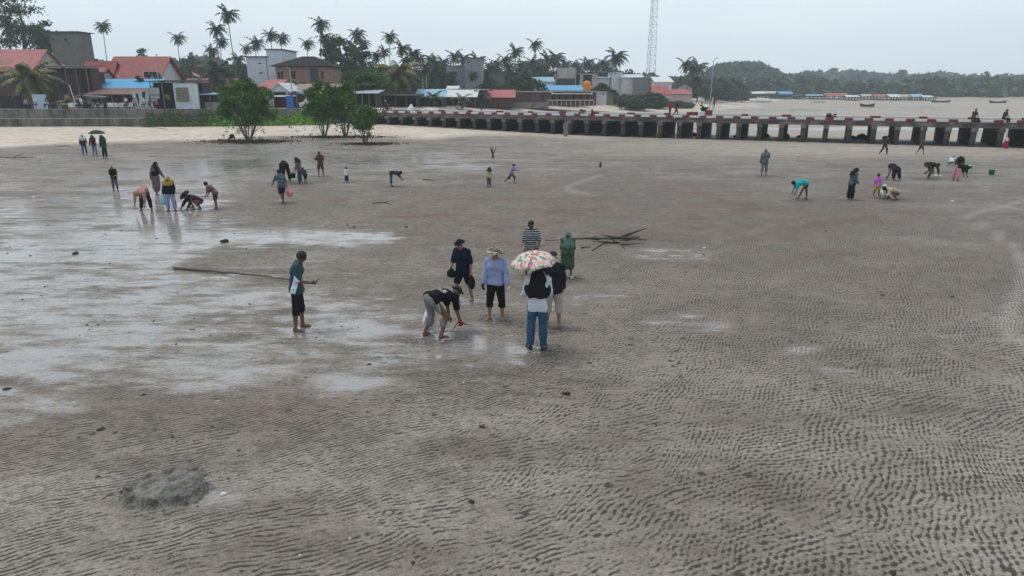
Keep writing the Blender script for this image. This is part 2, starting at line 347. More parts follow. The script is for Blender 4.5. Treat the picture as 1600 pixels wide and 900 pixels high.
# ------------------------------------------------------------------ people: one continuous surface grown from smoothly joined tapered limbs
def V3(*a): return np.array(a, float)
class Field:
    def __init__(s, lo, hi, h):
        s.lo = np.array(lo, float); s.h = h; s.n = np.ceil((np.array(hi)-s.lo)/h).astype(int)+1
        s.F = np.full(s.n, .2, np.float32)
    def sub(s, lo, hi):
        a = np.clip(np.floor((lo-s.lo)/s.h).astype(int), 0, s.n); b = np.clip(np.ceil((hi-s.lo)/s.h).astype(int)+1, 0, s.n)
        if np.any(b-a < 1): return None, None
        g = np.stack(np.meshgrid(*[s.lo[i]+s.h*np.arange(a[i], b[i]) for i in range(3)], indexing='ij'), -1)
        return (slice(a[0], b[0]), slice(a[1], b[1]), slice(a[2], b[2])), g
    def join(s, sl, d, k):
        F = s.F[sl]
        if k > 0:
            hh = np.clip(.5+.5*(F-d)/k, 0, 1); s.F[sl] = F*(1-hh)+d*hh-k*hh*(1-hh)
        else: s.F[sl] = np.minimum(F, d)
    def cap(s, a, b, ra, rb, k=.025, grow=0):
        a = np.asarray(a, float); b = np.asarray(b, float); ra += grow; rb += grow; m = max(ra, rb)+.09
        sl, g = s.sub(np.minimum(a, b)-m, np.maximum(a, b)+m)
        if sl is None: return
        ab = b-a; L2 = max(ab@ab, 1e-9); t = np.clip(((g-a)@ab)/L2, 0, 1)
        d = np.linalg.norm(g-a-t[..., None]*ab, axis=-1)-(ra+(rb-ra)*t); s.join(sl, d, k)
    def ell(s, c, r, M=None, k=.02, grow=0, cut=False):
        c = np.asarray(c, float); r = np.asarray(r, float)+grow; m = r.max()+.09
        sl, g = s.sub(c-m, c+m)
        if sl is None: return
        q = g-c
        if M is not None: q = q@M
        n1 = np.linalg.norm(q/r, axis=-1); d = (n1-1)*r.min()
        if cut: s.F[sl] = np.maximum(s.F[sl], -d)
        else: s.join(sl, d, k)
    def half(s, p, nrm, extra=None):
        """keep the side the normal points away from"""
        g = s.grid(); d = (g-np.asarray(p))@np.asarray(nrm)
        if extra is not None: d = d+extra(g)
        s.F = np.maximum(s.F, d.astype(np.float32))
    def grid(s):
        return np.stack(np.meshgrid(*[s.lo[i]+s.h*np.arange(s.n[i]) for i in range(3)], indexing='ij'), -1)
    def wrinkle(s, a, sc, seed=0, stretch=(1, 1, .45)):
        m = np.abs(s.F) < .05
        idx = np.argwhere(m)
        if len(idx): s.F[m] += (a*(vnoise3((s.lo+idx*s.h)*np.array(stretch)*sc+seed*3.7+50)-.5)*2).astype(np.float32)
    def net(s):
        F = np.pad(s.F, 1, constant_values=.2); n = F.shape; I = F < 0
        if not I.any(): return None
        vs = np.zeros([x-1 for x in n]+[3]); cnt = np.zeros([x-1 for x in n])
        corner = lambda A, o: A[o[0]:n[0]-1+o[0], o[1]:n[1]-1+o[1], o[2]:n[2]-1+o[2]]
        for ax in range(3):
            o1, o2 = [(1, 2), (0, 2), (0, 1)][ax]
            for p in (0, 1):
                for q in (0, 1):
                    a = [0, 0, 0]; a[o1] = p; a[o2] = q; b = list(a); b[ax] = 1
                    fa, fb = corner(F, a), corner(F, b); cr = (fa < 0) != (fb < 0)
                    t = np.where(cr, fa/np.where(cr, fa-fb, 1), 0)
                    v = np.zeros(cr.shape+(3,)); v[..., o1] = p; v[..., o2] = q; v[..., ax] = t
                    vs += v*cr[..., None]; cnt += cr
        m = cnt > 0; ids = -np.ones(m.shape, int); ids[m] = np.arange(m.sum())
        base = np.argwhere(m); V = base+vs[m]/cnt[m][:, None]; V = s.lo+(V-1)*s.h
        Q = []
        for ax in range(3):
            o1, o2 = [(1, 2), (2, 0), (0, 1)][ax]
            a = [slice(None)]*3; b = [slice(None)]*3; a[ax] = slice(0, n[ax]-1); b[ax] = slice(1, n[ax])
            ia, ib = I[tuple(a)], I[tuple(b)]; cr = ia != ib
            e = np.argwhere(cr); e = e[(e[:, o1] > 0) & (e[:, o2] > 0) & (e[:, o1] < n[o1]-1) & (e[:, o2] < n[o2]-1)]
            if not len(e): continue
            flip = ia[tuple(e.T)]
            def gid(d1, d2):
                f = e.copy(); f[:, o1] -= d1; f[:, o2] -= d2; return ids[tuple(f.T)]
            q = np.stack([gid(1, 1), gid(0, 1), gid(0, 0), gid(1, 0)], 1)
            q[~flip] = q[~flip][:, ::-1]; Q.append(q)
        Q = np.concatenate(Q); Q = Q[(Q >= 0).all(1)]
        return V, Q

def rotm(ax, a):
    c, s_ = math.cos(a), math.sin(a)
    return np.array({'x': [[1, 0, 0], [0, c, -s_], [0, s_, c]], 'y': [[c, 0, s_], [0, 1, 0], [-s_, 0, c]], 'z': [[c, -s_, 0], [s_, c, 0], [0, 0, 1]]}[ax])
def ldir(pitch, abd, side):
    """a limb's direction: 0 hangs down, 90 points forward, 180 up; abd swings it outward"""
    p, a = R(pitch), R(abd)
    return V3(side*math.sin(a), math.sin(p)*math.cos(a), -math.cos(p)*math.cos(a))

def skeleton(H, pose, build=1.0, child=False):
    """joints in metres, facing +Y, standing on z = 0"""
    k = H/1.70; g = dict(pose); hd = 1.0 if not child else 1.0+.35*(1.5-min(H, 1.5))
    J = {}; lean = R(g.get('lean', 0)); side = R(g.get('side', 0)); tw = R(g.get('twist', 0))
    T = rotm('z', tw)@rotm('y', side)@rotm('x', -lean)
    T2 = rotm('z', tw)@rotm('y', side)@rotm('x', -R(g.get('lean', 0)+g.get('curl', 8)))
    J['T'] = T; J['T2'] = T2
    pel = V3(0, 0, .93*k); J['pel'] = pel; J['waist'] = pel+T@V3(0, 0, .17*k); J['chest'] = J['waist']+T2@V3(0, .0, .19*k)
    J['neck'] = J['chest']+T2@V3(0, -.005*k, .155*k)
    HN = rotm('z', tw+R(g.get('head_yaw', 0)))@rotm('x', -R(g.get('lean', 0)*g.get('head_follow', .5)+g.get('head', 10))); J['HM'] = HN
    J['head'] = J['neck']+T2@V3(0, .02*k, .07*k)+HN@V3(0, .015*k, .10*k*hd); J['hs'] = k*hd*(1.0 if not child else 1.0)
    sw = (.175 if not child else .16)*k
    for nm, sd_ in (('L', -1), ('R', 1)):
        sh = J['neck']+T2@V3(sd_*sw, -.005*k, -.045*k); J['sh'+nm] = sh
        u = g.get('arm'+nm, (5, 12)); f = g.get('fore'+nm, (18, 4))
        el = sh+ldir(u[0], u[1], sd_)*.29*k; J['el'+nm] = el
        fd = ldir(f[0], f[1], sd_); wr = el+fd*.245*k; J['wr'+nm] = wr; J['fd'+nm] = fd
        hp = pel+(rotm('z', tw*.5)@V3(sd_*.09*k, 0, -.03*k)); J['hip'+nm] = hp
        t = g.get('thigh'+nm, (2, 4)); s_ = g.get('shin'+nm, (-2, 2))
        kn = hp+ldir(t[0], t[1], sd_)*.43*k; J['kn'+nm] = kn
        an = kn+ldir(s_[0], s_[1], sd_)*.41*k; J['an'+nm] = an
        fa = R(g.get('toe'+nm, 12)*sd_); heel = g.get('heel'+nm, 0)
        J['fo'+nm] = V3(math.sin(fa), math.cos(fa), -math.tan(R(heel)))
    mz = min(min(J['anL'][2], J['anR'][2])-.065*k, J['pel'][2]-.13*k if g.get('sit') else 9)
    for q in J:
        if isinstance(J[q], np.ndarray) and J[q].shape == (3,) and q[:2] not in ('fd', 'fo'): J[q] = J[q]-V3(0, 0, mz)
    J['k'] = k; J['b'] = build
    return J
def torso(F, J, grow=0, k_=.05):
    k, b = J['k'], J['b']; T, T2 = J['T'], J['T2']
    F.cap(J['pel']+T@V3(-.065*k*b, -.01*k, 0), J['pel']+T@V3(.065*k*b, -.01*k, 0), .108*k*b, .108*k*b, k_, grow)
    F.cap(J['waist']+T@V3(-.05*k*b, .0, 0), J['waist']+T@V3(.05*k*b, .0, 0), .10*k*b*b, .10*k*b*b, k_, grow)
    F.cap(J['chest']+T2@V3(-.085*k, .0, 0), J['chest']+T2@V3(.085*k, 0, 0), .112*k*b, .112*k*b, k_, grow)
    for s_, nm in ((-1, 'L'), (1, 'R')):
        F.cap(J['neck']+T2@V3(s_*.05*k, 0, -.01*k), J['sh'+nm], .06*k, .056*k, k_*.8, grow)
def arms(F, J, grow=0, t0=0, t1=2.0, sleeve=0):
    """t1: 1 = to the elbow, 2 = to the wrist"""
    k = J['k']
    for nm in 'LR':
        sh, el, wr = J['sh'+nm], J['el'+nm], J['wr'+nm]; te = min(t1, 1)
        F.cap(sh, sh+(el-sh)*te, .052*k, (.052-.012*te)*k, .03, grow+sleeve*.3)
        if t1 > 1: F.cap(el, el+(wr-el)*(t1-1), .041*k, (.041-.014*(t1-1))*k, .015, grow+sleeve)
def legs(F, J, grow=0, t1=2.0, loose=0, calf=True):
    k = J['k']*1.0; b = J['b']
    for nm in 'LR':
        hp, kn, an = J['hip'+nm], J['kn'+nm], J['an'+nm]; te = min(t1, 1)
        F.cap(hp, hp+(kn-hp)*te, .088*k*b, (.088*b-.03*te*b)*k, .02, grow+loose*.5)
        if t1 > 1:
            tt = t1-1; e = kn+(an-kn)*tt
            F.cap(kn, e, .056*k, (.056-.020*tt)*k, .015, grow+loose)
            if calf and tt > .4: F.ell(kn+(an-kn)*.3+V3(0, -.018*k, 0), (.045*k, .05*k, .12*k), None, .02, grow+loose*.8)
def head_prims(F, J, grow=0):
    k = J['hs']; c = J['head']; M = J['HM']
    F.ell(c+M@V3(0, -.012*k, .02*k), (.076*k, .095*k, .095*k), M, .02, grow)
    F.ell(c+M@V3(0, .022*k, -.045*k), (.057*k, .066*k, .072*k), M, .02, grow)
def hand(F, J, nm, curl=35, fine=True):
    k = J['k']; w_, d = J['wr'+nm], J['fd'+nm]; sd_ = -1 if nm == 'L' else 1
    d = d/np.linalg.norm(d); inw = V3(-sd_, 0, 0); inw = inw-d*(inw@d); inw /= np.linalg.norm(inw)   # palm looks at the body
    fw = np.cross(inw, d)*sd_*-1
    if fw[1] < 0: fw = -fw
    p0 = w_+d*.02*k; p1 = w_+d*.085*k
    F.cap(p0+fw*.012*k, p1+fw*.024*k, .019*k, .016*k, .012); F.cap(p0-fw*.012*k, p1-fw*.022*k, .019*k, .015*k, .012)
    for i, (o, L_) in enumerate(((.030, .068), (.011, .078), (-.009, .072), (-.028, .056))):
        a = p1+fw*o*k; c1 = R(curl*.5+i*5); c2 = R(curl*1.5+i*7)
        m = a+(d*math.cos(c1)+inw*math.sin(c1))*L_*.5*k; e = m+(d*math.cos(c2)+inw*math.sin(c2))*L_*.5*k
        F.cap(a-d*.015*k, m, .0095*k, .0088*k, .003 if fine else .01); F.cap(m, e, .0088*k, .0075*k, .003)
    th = p0+fw*.022*k+d*.01*k; t2 = th+(fw*.8+d*.7+inw*.3)*.04*k; t3 = t2+(d*.8+inw*.6)*.032*k
    F.cap(th, t2, .013*k, .011*k, .008); F.cap(t2, t3, .010*k, .0085*k, .003)
def bounds(J, m=.17):
    P_ = [v for q, v in J.items() if isinstance(v, np.ndarray) and v.shape == (3,) and q[:2] not in ('fd', 'fo')]
    lo = np.min(P_, 0)-m; hi = np.max(P_, 0)+m; lo[2] = max(lo[2], -.03); return lo, hi
_skin = {}
def skin_mat(tone):
    if tone not in _skin: _skin[tone] = plain('skin_%d' % len(_skin), tone, .5, .12, 9, .1, .003)
    return _skin[tone]
SK1, SK2, SK3 = (.20, .105, .068), (.145, .075, .048), (.27, .155, .105)
BLK = (.014, .014, .016); NAVY = (.014, .018, .032); HAIR = (.012, .010, .009)
def cloth(name, col, var=.3): return plain(name, col, .9, var, 7, .35, .006, .15)
def stripes(name, c1, c2, freq, axis='z', duty=.5, warp=.01):
    m = NM(name); s_ = m.n('ShaderNodeSeparateXYZ', i_0=m.obj()); n_ = m.noise(m.obj(), 6, 2)
    v = m.math('ADD', s_.outputs[{'x': 0, 'y': 1, 'z': 2}[axis]], m.math('MULTIPLY', n_, warp))
    f = m.math('GREATER_THAN', m.math('FRACT', m.math('MULTIPLY', v, freq)), duty)
    return m.set(m.mix(f, c1, c2), .9, n_, .3, .005)
def blotch(name, cols, sc, bs=.2):
    """patchy print: flowers, camouflage"""
    m = NM(name); p = m.obj(); v = m.n('ShaderNodeTexVoronoi', i_Scale=sc); m.put(v.inputs['Vector'], p)
    r = m.n('ShaderNodeValToRGB'); r.color_ramp.interpolation = 'CONSTANT'; e = r.color_ramp.elements
    while len(e) < len(cols): e.new(.5)
    for i, c in enumerate(cols): e[i].position = i/len(cols); e[i].color = tuple(c)+(1,)
    m.put(r.inputs[0], m.n('ShaderNodeSeparateXYZ', i_0=v.outputs['Color']).outputs[0])
    return m.set(r.outputs[0], .85, m.noise(p, 20, 2), bs, .004)
def person(label, loc, face, H, pose, wear, skin=SK1, res=.016, build=1.0, child=False, group=None, fine=False, noface=False):
    """wear: list of garments (kind, material, options). face: heading in degrees, 0 = away from the camera (+Y), 90 = to the photo's right"""
    J = skeleton(H, pose, build, child); k = J['k']; lo, hi = bounds(J)
    t = thing('person', label, 'person', loc, -R(face), group)
    sm = skin_mat(skin); seed = random.random()*9
    F = Field(lo, hi, res)
    torso(F, J); arms(F, J); legs(F, J); head_prims(F, J)
    F.cap(J['neck']+J['T2']@V3(0, 0, -.02), J['head'], .054*k, .05*k, .03)
    hk, hc, HM = J['hs'], J['head'], J['HM']
    F.cap(hc+HM@V3(0, .088*hk, .012*hk), hc+HM@V3(0, .105*hk, -.022*hk), .011*hk, .015*hk, .012)   # nose
    F.cap(hc+HM@V3(-.03*hk, .078*hk, .032*hk), hc+HM@V3(.03*hk, .078*hk, .032*hk), .012*hk, .012*hk, .012)  # brow
    F.cap(hc+HM@V3(-.018*hk, .088*hk, -.055*hk), hc+HM@V3(.018*hk, .088*hk, -.055*hk), .008*hk, .008*hk, .006)  # lips
    for s_ in (-1, 1): F.ell(hc+HM@V3(s_*.078*hk, -.005*hk, -.005*hk), (.012*hk, .022*hk, .032*hk), HM, .006)
    if fine:
        for s_ in (-1, 1): F.ell(hc+HM@V3(s_*.032*hk, .094*hk, .012*hk), (.014*hk, .010*hk, .008*hk), HM, 0, cut=True)
    for nm in 'LR':
        hand(F, J, nm, pose.get('curl'+nm, 40), fine)
        an, fo = J['an'+nm], J['fo'+nm]; fo = fo/np.linalg.norm(fo)
        F.cap(an+V3(0, 0, .0), an+V3(0, 0, -.035*k)-fo*.025*k, .038*k, .036*k, .02)
        F.cap(an+V3(0, 0, -.035*k), an+fo*.13*k+V3(0, 0, -.045*k), .036*k, .026*k, .02)
        sd_ = np.cross(fo, V3(0, 0, 1))
        F.cap(an+fo*.10*k+V3(0, 0, -.043*k), an+fo*.155*k+sd_*(.012*k if nm == 'L' else -.012*k)+V3(0, 0, -.05*k), .027*k, .015*k, .01)
        if fine:
            for q in range(5):
                o = (-.032+.016*q)*k*(1 if nm == 'R' else -1); L_ = (.155, .165, .17, .17, .178)[q]*k
                F.cap(an+fo*.13*k+sd_*o+V3(0, 0, -.052*k), an+fo*L_+sd_*o+V3(0, 0, -.055*k), .011*k, .010*k, .004)
    r = F.net(); body = mesh_obj('body', r[0], r[1], sm, t, smooth=True)
    for g_ in wear:
        kind, mat = g_[0], g_[1]; o = g_[2] if len(g_) > 2 else {}
        G = Field(lo-.12, hi+.12, res); G.lo[2] = -.02; nm_ = kind
        T, T2 = J['T'], J['T2']
        if kind in ('shirt', 'jacket', 'tunic', 'robe'):
            gr = o.get('grow', .024)
            torso(G, J, gr, .06); arms(G, J, gr, t1=o.get('sleeve', .75), sleeve=o.get('sl', .006))
            hem = o.get('hem', -.06)            # below the pelvis joint
            if o.get('skirt'):                  # long garment flaring to the knees or ankles
                an = (J['anL']+J['anR'])/2; kn = (J['knL']+J['knR'])/2; sk = o['skirt']
                for nm in 'LR':
                    G.cap(J['hip'+nm], J['kn'+nm], .11*k, .105*k, .09, gr)
                    if sk > 1: G.cap(J['kn'+nm], J['kn'+nm]+(J['an'+nm]-J['kn'+nm])*(sk-1), .105*k, .11*k, .09, gr)
                G.cap(J['pel'], kn, .12*k, .13*k, .09, gr)
                if sk > 1: G.cap(kn, kn+(an-kn)*(sk-1), .13*k, .13*k, .09, gr)
            else:
                G.cap(J['pel']+T@V3(-.06*k*build, 0, hem*k), J['pel']+T@V3(.06*k*build, 0, hem*k), .11*k*build, .11*k*build, .05, gr+.006)
                G.half(J['pel']+T@V3(0, 0, (hem-.03)*k), T@V3(0, 0, -1), lambda g: .02*(vnoise3(g*9+seed)-.5))
            G.wrinkle(.014, 13, seed, (1, 1, .55)); G.wrinkle(.005, 34, seed); G.ell(J['neck']+T2@V3(0, .03*k, .055*k), (.065*k, .065*k, .05*k), None, cut=True)
        elif kind in ('trousers', 'shorts', 'jeans'):
            gr = o.get('grow', .011)
            G.cap(J['pel']+T@V3(-.065*k*build, -.01, 0), J['pel']+T@V3(.065*k*build, -.01, 0), .108*k*build, .108*k*build, .03, gr)
            legs(G, J, gr, t1=o.get('t', 1.85), loose=o.get('loose', .008), calf=o.get('t', 1.85) > 1.4)
            for nm in 'LR':                      # cut the cuffs square
                tt = o.get('t', 1.85); a = J['kn'+nm] if tt > 1 else J['hip'+nm]; b_ = J['an'+nm] if tt > 1 else J['kn'+nm]
                e = a+(b_-a)*(tt-1 if tt > 1 else tt); d = (b_-a)/np.linalg.norm(b_-a)
                sl, g = G.sub(e-.13, e+.13)
                if sl is not None:
                    q = (g-e)@d; near = np.linalg.norm(g-e, axis=-1) < .125
                    G.F[sl] = np.where(near, np.maximum(G.F[sl], q), G.F[sl])
            G.half(J['pel']+T@V3(0, 0, (.02 if any(w_[0] in ('shirt', 'jacket', 'tunic', 'robe') for w_ in wear) else .12)*k), T@V3(0, 0, 1)); G.wrinkle(.010, 14, seed+3, (1, 1, .8))
        elif kind in ('hijab', 'long_hair'):
            L_ = o.get('len', .20); head_prims(G, J, .022 if kind == 'hijab' else .016)
            G.cap(hc+HM@V3(0, -.03*hk, -.04*hk), J['neck']+T2@V3(0, -.02*k, -.02*k), .09*hk, .10*k, .05)
            if kind == 'hijab':
                for s_, nm in ((-1, 'L'), (1, 'R')): G.cap(J['neck'], J['sh'+nm]+T2@V3(-s_*.02*k, 0, -.02*k), .10*k, .085*k, .05)
                ch = J['neck']+T2@V3(0, .02*k, -L_*k*.55); G.cap(J['neck']+T2@V3(0, .02*k, -.02*k), ch, .14*k, .165*k, .05)
                G.cap(ch+T2@V3(-.09*k, 0, 0), ch+T2@V3(.09*k, 0, -.02*k), .165*k, .165*k, .05)
                G.cap(J['neck']+T2@V3(0, -.05*k, 0), J['neck']+T2@V3(0, -.07*k, -L_*k*.8), .14*k, .17*k, .05)
                G.half(J['neck']+T2@V3(0, 0, -L_*k), T2@V3(0, -.25, -1)/1.03, lambda g: .05*(vnoise3(g*6+seed)-.5))
            else:
                G.cap(J['neck']+T2@V3(0, -.03*k, 0), J['neck']+T2@V3(0, -.09*k, -L_*k), .095*k, .07*k, .05)
            G.ell(hc+HM@V3(0, .085*hk, -.022*hk), (.05*hk, .075*hk, .072*hk), HM, cut=True); G.wrinkle(.012, 14, seed+1, (1, 1, .35))
        elif kind == 'hair':
            head_prims(G, J, .016); G.ell(hc+HM@V3(0, .085*hk, -.04*hk), (.09*hk, .075*hk, .075*hk), HM, cut=True)
            G.half(hc+HM@V3(0, -.02, -.045*hk), HM@V3(0, .25, -1)/1.03); G.wrinkle(.004, 40, seed)
        elif kind in ('cap', 'sun_hat', 'hood', 'helmet'):
            nm_ = 'hat' if kind != 'hood' else 'hood'; br = o.get('brim', .0)
            top = hc+HM@V3(0, -.012*hk, .062*hk)
            if kind == 'hood':
                head_prims(G, J, .022); G.cap(hc, J['neck'], .09*hk, .10*k, .04)
                G.ell(hc+HM@V3(0, .10*hk, -.015*hk), (.055*hk, .07*hk, .08*hk), HM, cut=True)
            else:
                G.ell(top+HM@V3(0, 0, .0), (.094*hk, .112*hk, .088*hk), HM, .01)
                G.half(top+HM@V3(0, 0, -.012*hk), HM@V3(0, 0, -1))
                if br: G.ell(top+HM@V3(0, 0, -.004), (br, br*1.05, .018), HM, .012)
                else: G.ell(top+HM@V3(0, .12*hk, -.006*hk), (.075*hk, .085*hk, .014), HM, .01)
            G.wrinkle(.003, 20, seed)
        elif kind == 'shoes':
            nm_ = 'shoe'
            for nm in 'LR':
                G2 = Field(lo-.12, hi+.12, min(res, .012)); G2.lo[2] = -.01
                an, fo = J['an'+nm], J['fo'+nm]; fo = fo/np.linalg.norm(fo)
                G2.cap(an+V3(0, 0, -.03*k)-fo*.03*k, an+fo*.16*k+V3(0, 0, -.042*k), .045*k, .036*k, .02)
                rr = G2.net()
                if rr is not None: mesh_obj('shoe', rr[0], rr[1], mat, t, smooth=True)
            continue
        elif kind == 'gloves':
            for nm in o.get('which', 'LR'):
                G2 = Field(J['wr'+nm]-.22, J['wr'+nm]+.22, min(res, .01)); hand(G2, J, nm, pose.get('curl'+nm, 40)); G2.F -= .006
                G2.cap(J['wr'+nm]-J['fd'+nm]*.03, J['wr'+nm]+J['fd'+nm]*.03, .034*k, .032*k, .01)
                rr = G2.net(); mesh_obj('glove', rr[0], rr[1], mat, t, smooth=True)
            continue
        elif kind == 'waist_cloth':
            G.cap(J['pel']+T@V3(-.08*k, 0, 0), J['pel']+T@V3(.08*k, 0, 0), .125*k, .125*k, .03, o.get('grow', .02)); G.wrinkle(.01, 14, seed)
        rr = G.net()
        if rr is not None: mesh_obj(nm_, rr[0], rr[1], mat, t, smooth=True)
    if fine and not noface:
        for s_ in (-1, 1):
            e = hc+HM@V3(s_*.032*hk, .082*hk, .012*hk); m = MB(); n_ = 8
            m.lathe([(.0001, -.011), (.008, -.008), (.011, 0), (.008, .008), (.0001, .011)], n_, c=e); m.build('eye', plain('eye', (.02, .015, .012), .2, .1), t, True)
    t['_dbg'] = 0; del t['_dbg']
    A = -R(face); ca, sa = math.cos(A), math.sin(A)
    W = lambda p: Vector((loc[0]+p[0]*ca-p[1]*sa, loc[1]+p[0]*sa+p[1]*ca, loc[2]+p[2]))
    return t, J, W
# ------------------------------------------------------------------ everyone on the flat
def ht(px, py, top): 
    p = onT(px, py); return p, at(px, top, p.y).z-p.z
def PP(label, px, py, top, face, pose, wear, H=None, **kw):
    p, h_ = ht(px, py, top)
    if 'res' not in kw: kw['res'] = .012 if p.y < 22 else (.018 if p.y < 45 else .026)
    return person(label, (p.x, p.y, p.z-.004), face, H or h_, pose, wear, **kw)
def sm_part(name, F, mat, parent=None):
    r = F.net(); return mesh_obj(name, r[0], r[1], mat, parent, smooth=True)
def bag(label, p, size, mat, cat='bag', handles=True, name='carrier_bag', tilt=.0, group=None):
    """a limp filled carrier bag, its top at p"""
    w_, d_, h_ = size; t = thing(name, label, cat, p, random.random()*3, group)
    F = Field((-w_, -d_-.1, -h_-.05), (w_, d_+.1, .12), max(.008, w_/16))
    F.ell((tilt, 0, -h_*.62), (w_*.5, d_*.5, h_*.38), k=.03); F.cap((tilt*.5, 0, -h_*.4), (0, 0, -h_*.05), w_*.36, w_*.16, .05); F.wrinkle(.016, 18, w_*9)
    sm_part('sack', F, mat, t)
    if handles:
        m = MB()
        for s_ in (-1, 1): m.tube([(s_*w_*.15, -.01, -h_*.1), (s_*w_*.08, 0, .03), (0, 0, .05)], .008, 6)
        m.build('handle', mat, t, True)
    return t
def umbrella(label, apex, r, hand, mat, inner, n=8, tiltx=0, tilty=0, name='umbrella'):
    ap = Vector(apex); t = thing(name, label, 'umbrella', ap); V = []; F = []; K = 6; S = 4*n
    for i in range(K+1):
        a = i/K
        for j in range(S):
            ph = 2*math.pi*j/S; q = (j % 4)/4; sc = 1-.055*a*math.sin(math.pi*q)        # each panel sags between its ribs
            rr = r*math.sin(a*1.18)/math.sin(1.18)*sc; z = -r*.62*(1-math.cos(a*1.18))/(1-math.cos(1.18))*.78 + .02*a*math.sin(math.pi*q)
            V.append((rr*math.cos(ph), rr*math.sin(ph), z))
    for i in range(K):
        for j in range(S): F.append((i*S+j, (i+1)*S+j, (i+1)*S+(j+1) % S, i*S+(j+1) % S))
    o = mesh_obj('canopy', V, F, mat, t, smooth=True); sl = o.modifiers.new('thick', 'SOLIDIFY'); sl.thickness = .004
    m = MB(); hd = Vector(hand)-ap
    t.rotation_euler = (tiltx, tilty, 0); inv = t.rotation_euler.to_matrix().inverted(); hd = inv@hd
    m.tube([(0, 0, .07), (0, 0, 0), tuple(hd*.93)], .007, 6); m.build('shaft', plain('steel', (.35, .35, .36), .35, .1, metal=.8), t)
    m = MB(); m.tube([tuple(hd*.93), tuple(hd*1.06)], .014, 8); m.build('handle', plain('grip', (.03, .03, .03), .5), t)
    for j in range(n):
        ph = 2*math.pi*j/n; m = MB(); pts = []
        for i in range(1, K+1):
            a = i/K; rr = r*math.sin(a*1.18)/math.sin(1.18); z = -r*.62*(1-math.cos(a*1.18))/(1-math.cos(1.18))*.78-.012
            pts.append((rr*math.cos(ph), rr*math.sin(ph), z))
        m.tube(pts, .0035, 4); m.build('rib', inner, t)
    return t
black_c = cloth('black_cloth', BLK); navy_c = cloth('navy_cloth', NAVY); dkgrey = cloth('charcoal_cloth', (.035, .035, .04)); hair_m = plain('hair', HAIR, .55, .2, 30)
def jersey():
    m = NM('teal_jersey'); s_ = m.n('ShaderNodeSeparateXYZ', i_0=m.obj()); n_ = m.noise(m.obj(), 5, 2)
    d = m.math('ADD', s_.outputs[1], m.math('MULTIPLY', m.math('SUBTRACT', s_.outputs[2], 1.2), -.35))
    f = m.math('MULTIPLY', m.mr(d, .0, .01), m.mr(m.math('ADD', s_.outputs[2], m.math('MULTIPLY', s_.outputs[1], 1.2)), 1.28, 1.27))
    f2 = m.math('MULTIPLY', m.mr(d, .12, .125), m.mr(s_.outputs[2], 1.12, 1.11))
    c = m.mix(f, (.009, .048, .058), (.62, .65, .72)); c = m.mix(f2, c, (.009, .048, .058)); return m.set(c, .8, n_, .3, .006)
def back_print():
    m = NM('printed_black_tee'); s_ = m.n('ShaderNodeSeparateXYZ', i_0=m.obj()); n_ = m.noise(m.obj(), 34, 2)
    a = m.math('ABSOLUTE', m.math('SUBTRACT', s_.outputs[1], .26)); b = m.math('ABSOLUTE', s_.outputs[0])
    f = m.math('MULTIPLY', m.math('LESS_THAN', a, .075), m.math('LESS_THAN', b, .12)); f = m.math('MULTIPLY', f, m.math('GREATER_THAN', n_, .5))
    f = m.math('MULTIPLY', f, m.math('GREATER_THAN', s_.outputs[2], .95)); return m.set(m.mix(f, (.010, .010, .012), (.5, .5, .52)), .95, n_, .15, .004, **{'Specular_IOR_Level': .12})
def side_stripe():
    m = NM('grey_sweatpants'); s_ = m.n('ShaderNodeSeparateXYZ', i_0=m.obj()); n_ = m.noise(m.obj(), 9, 3)
    f = m.math('MULTIPLY', m.math('GREATER_THAN', s_.outputs[0], .205), m.math('MULTIPLY', m.math('GREATER_THAN', s_.outputs[2], .48), m.math('LESS_THAN', s_.outputs[2], .8)))
    return m.set(m.mix(f, m.mix(n_, (.13, .135, .14), (.2, .2, .2)), (.17, .42, .19)), .9, n_, .4, .008)
ST = dict(armL=(2, 10), armR=(2, 10), foreL=(14, 2), foreR=(14, 2))

# -- the group in the middle
t1, J1, W1 = PP('barefoot man in teal and white jersey standing beside the wooden pole looking at his phone', 469, 514, 393, 82,
    dict(head=32, armR=(8, 8), foreR=(78, -12), armL=(-8, 10), foreL=(12, 3), thighL=(5, 3), shinL=(0, 2), thighR=(-4, 4), shinR=(-6, 3), toeR=20, lean=2, curlR=60),
    [('shirt', jersey(), dict(sleeve=.85, hem=-.08)), ('shorts', black_c, dict(t=1.28, loose=.012)), ('hair', hair_m)], fine=True, skin=SK2)
t2, J2, W2 = PP('man bent double in black tee and grey green striped sweatpants digging with a sickle', 676, 529, 400, 48,
    dict(lean=76, curl=26, head=12, head_follow=.4, armR=(4, 8), foreR=(14, 6), armL=(16, 4), foreL=(5, -5), thighL=(20, 14), shinL=(-24, 8), thighR=(34, 12), shinR=(-26, 6), toeL=20, curlR=75),
    [('shirt', back_print(), dict(sleeve=.8, hem=-.02)), ('trousers', side_stripe(), dict(t=1.55, loose=.022)), ('sun_hat', cloth('dark_olive', (.035, .033, .025)), dict(brim=.145)),
     ('gloves', cloth('red_glove', (.32, .02, .02)), dict(which='R'))], H=1.68, fine=True, skin=SK2, noface=True)
t3, J3, W3 = PP('barefoot man in navy shirt, black shorts and black bucket hat carrying black bags', 725, 470, 373, 206,
    dict(head=20, head_yaw=-12, armR=(14, 12), foreR=(26, 6), armL=(-6, 14), foreL=(12, 6), thighL=(-10, 5), shinL=(-16, 3), thighR=(20, 6), shinR=(8, 3), lean=3),
    [('shirt', cloth('navy_shirt', (.010, .016, .034)), dict(sleeve=.95, hem=-.09)), ('shorts', black_c, dict(t=.92, loose=.03)), ('sun_hat', black_c, dict(brim=.135))], fine=True, build=1.05, skin=SK3)
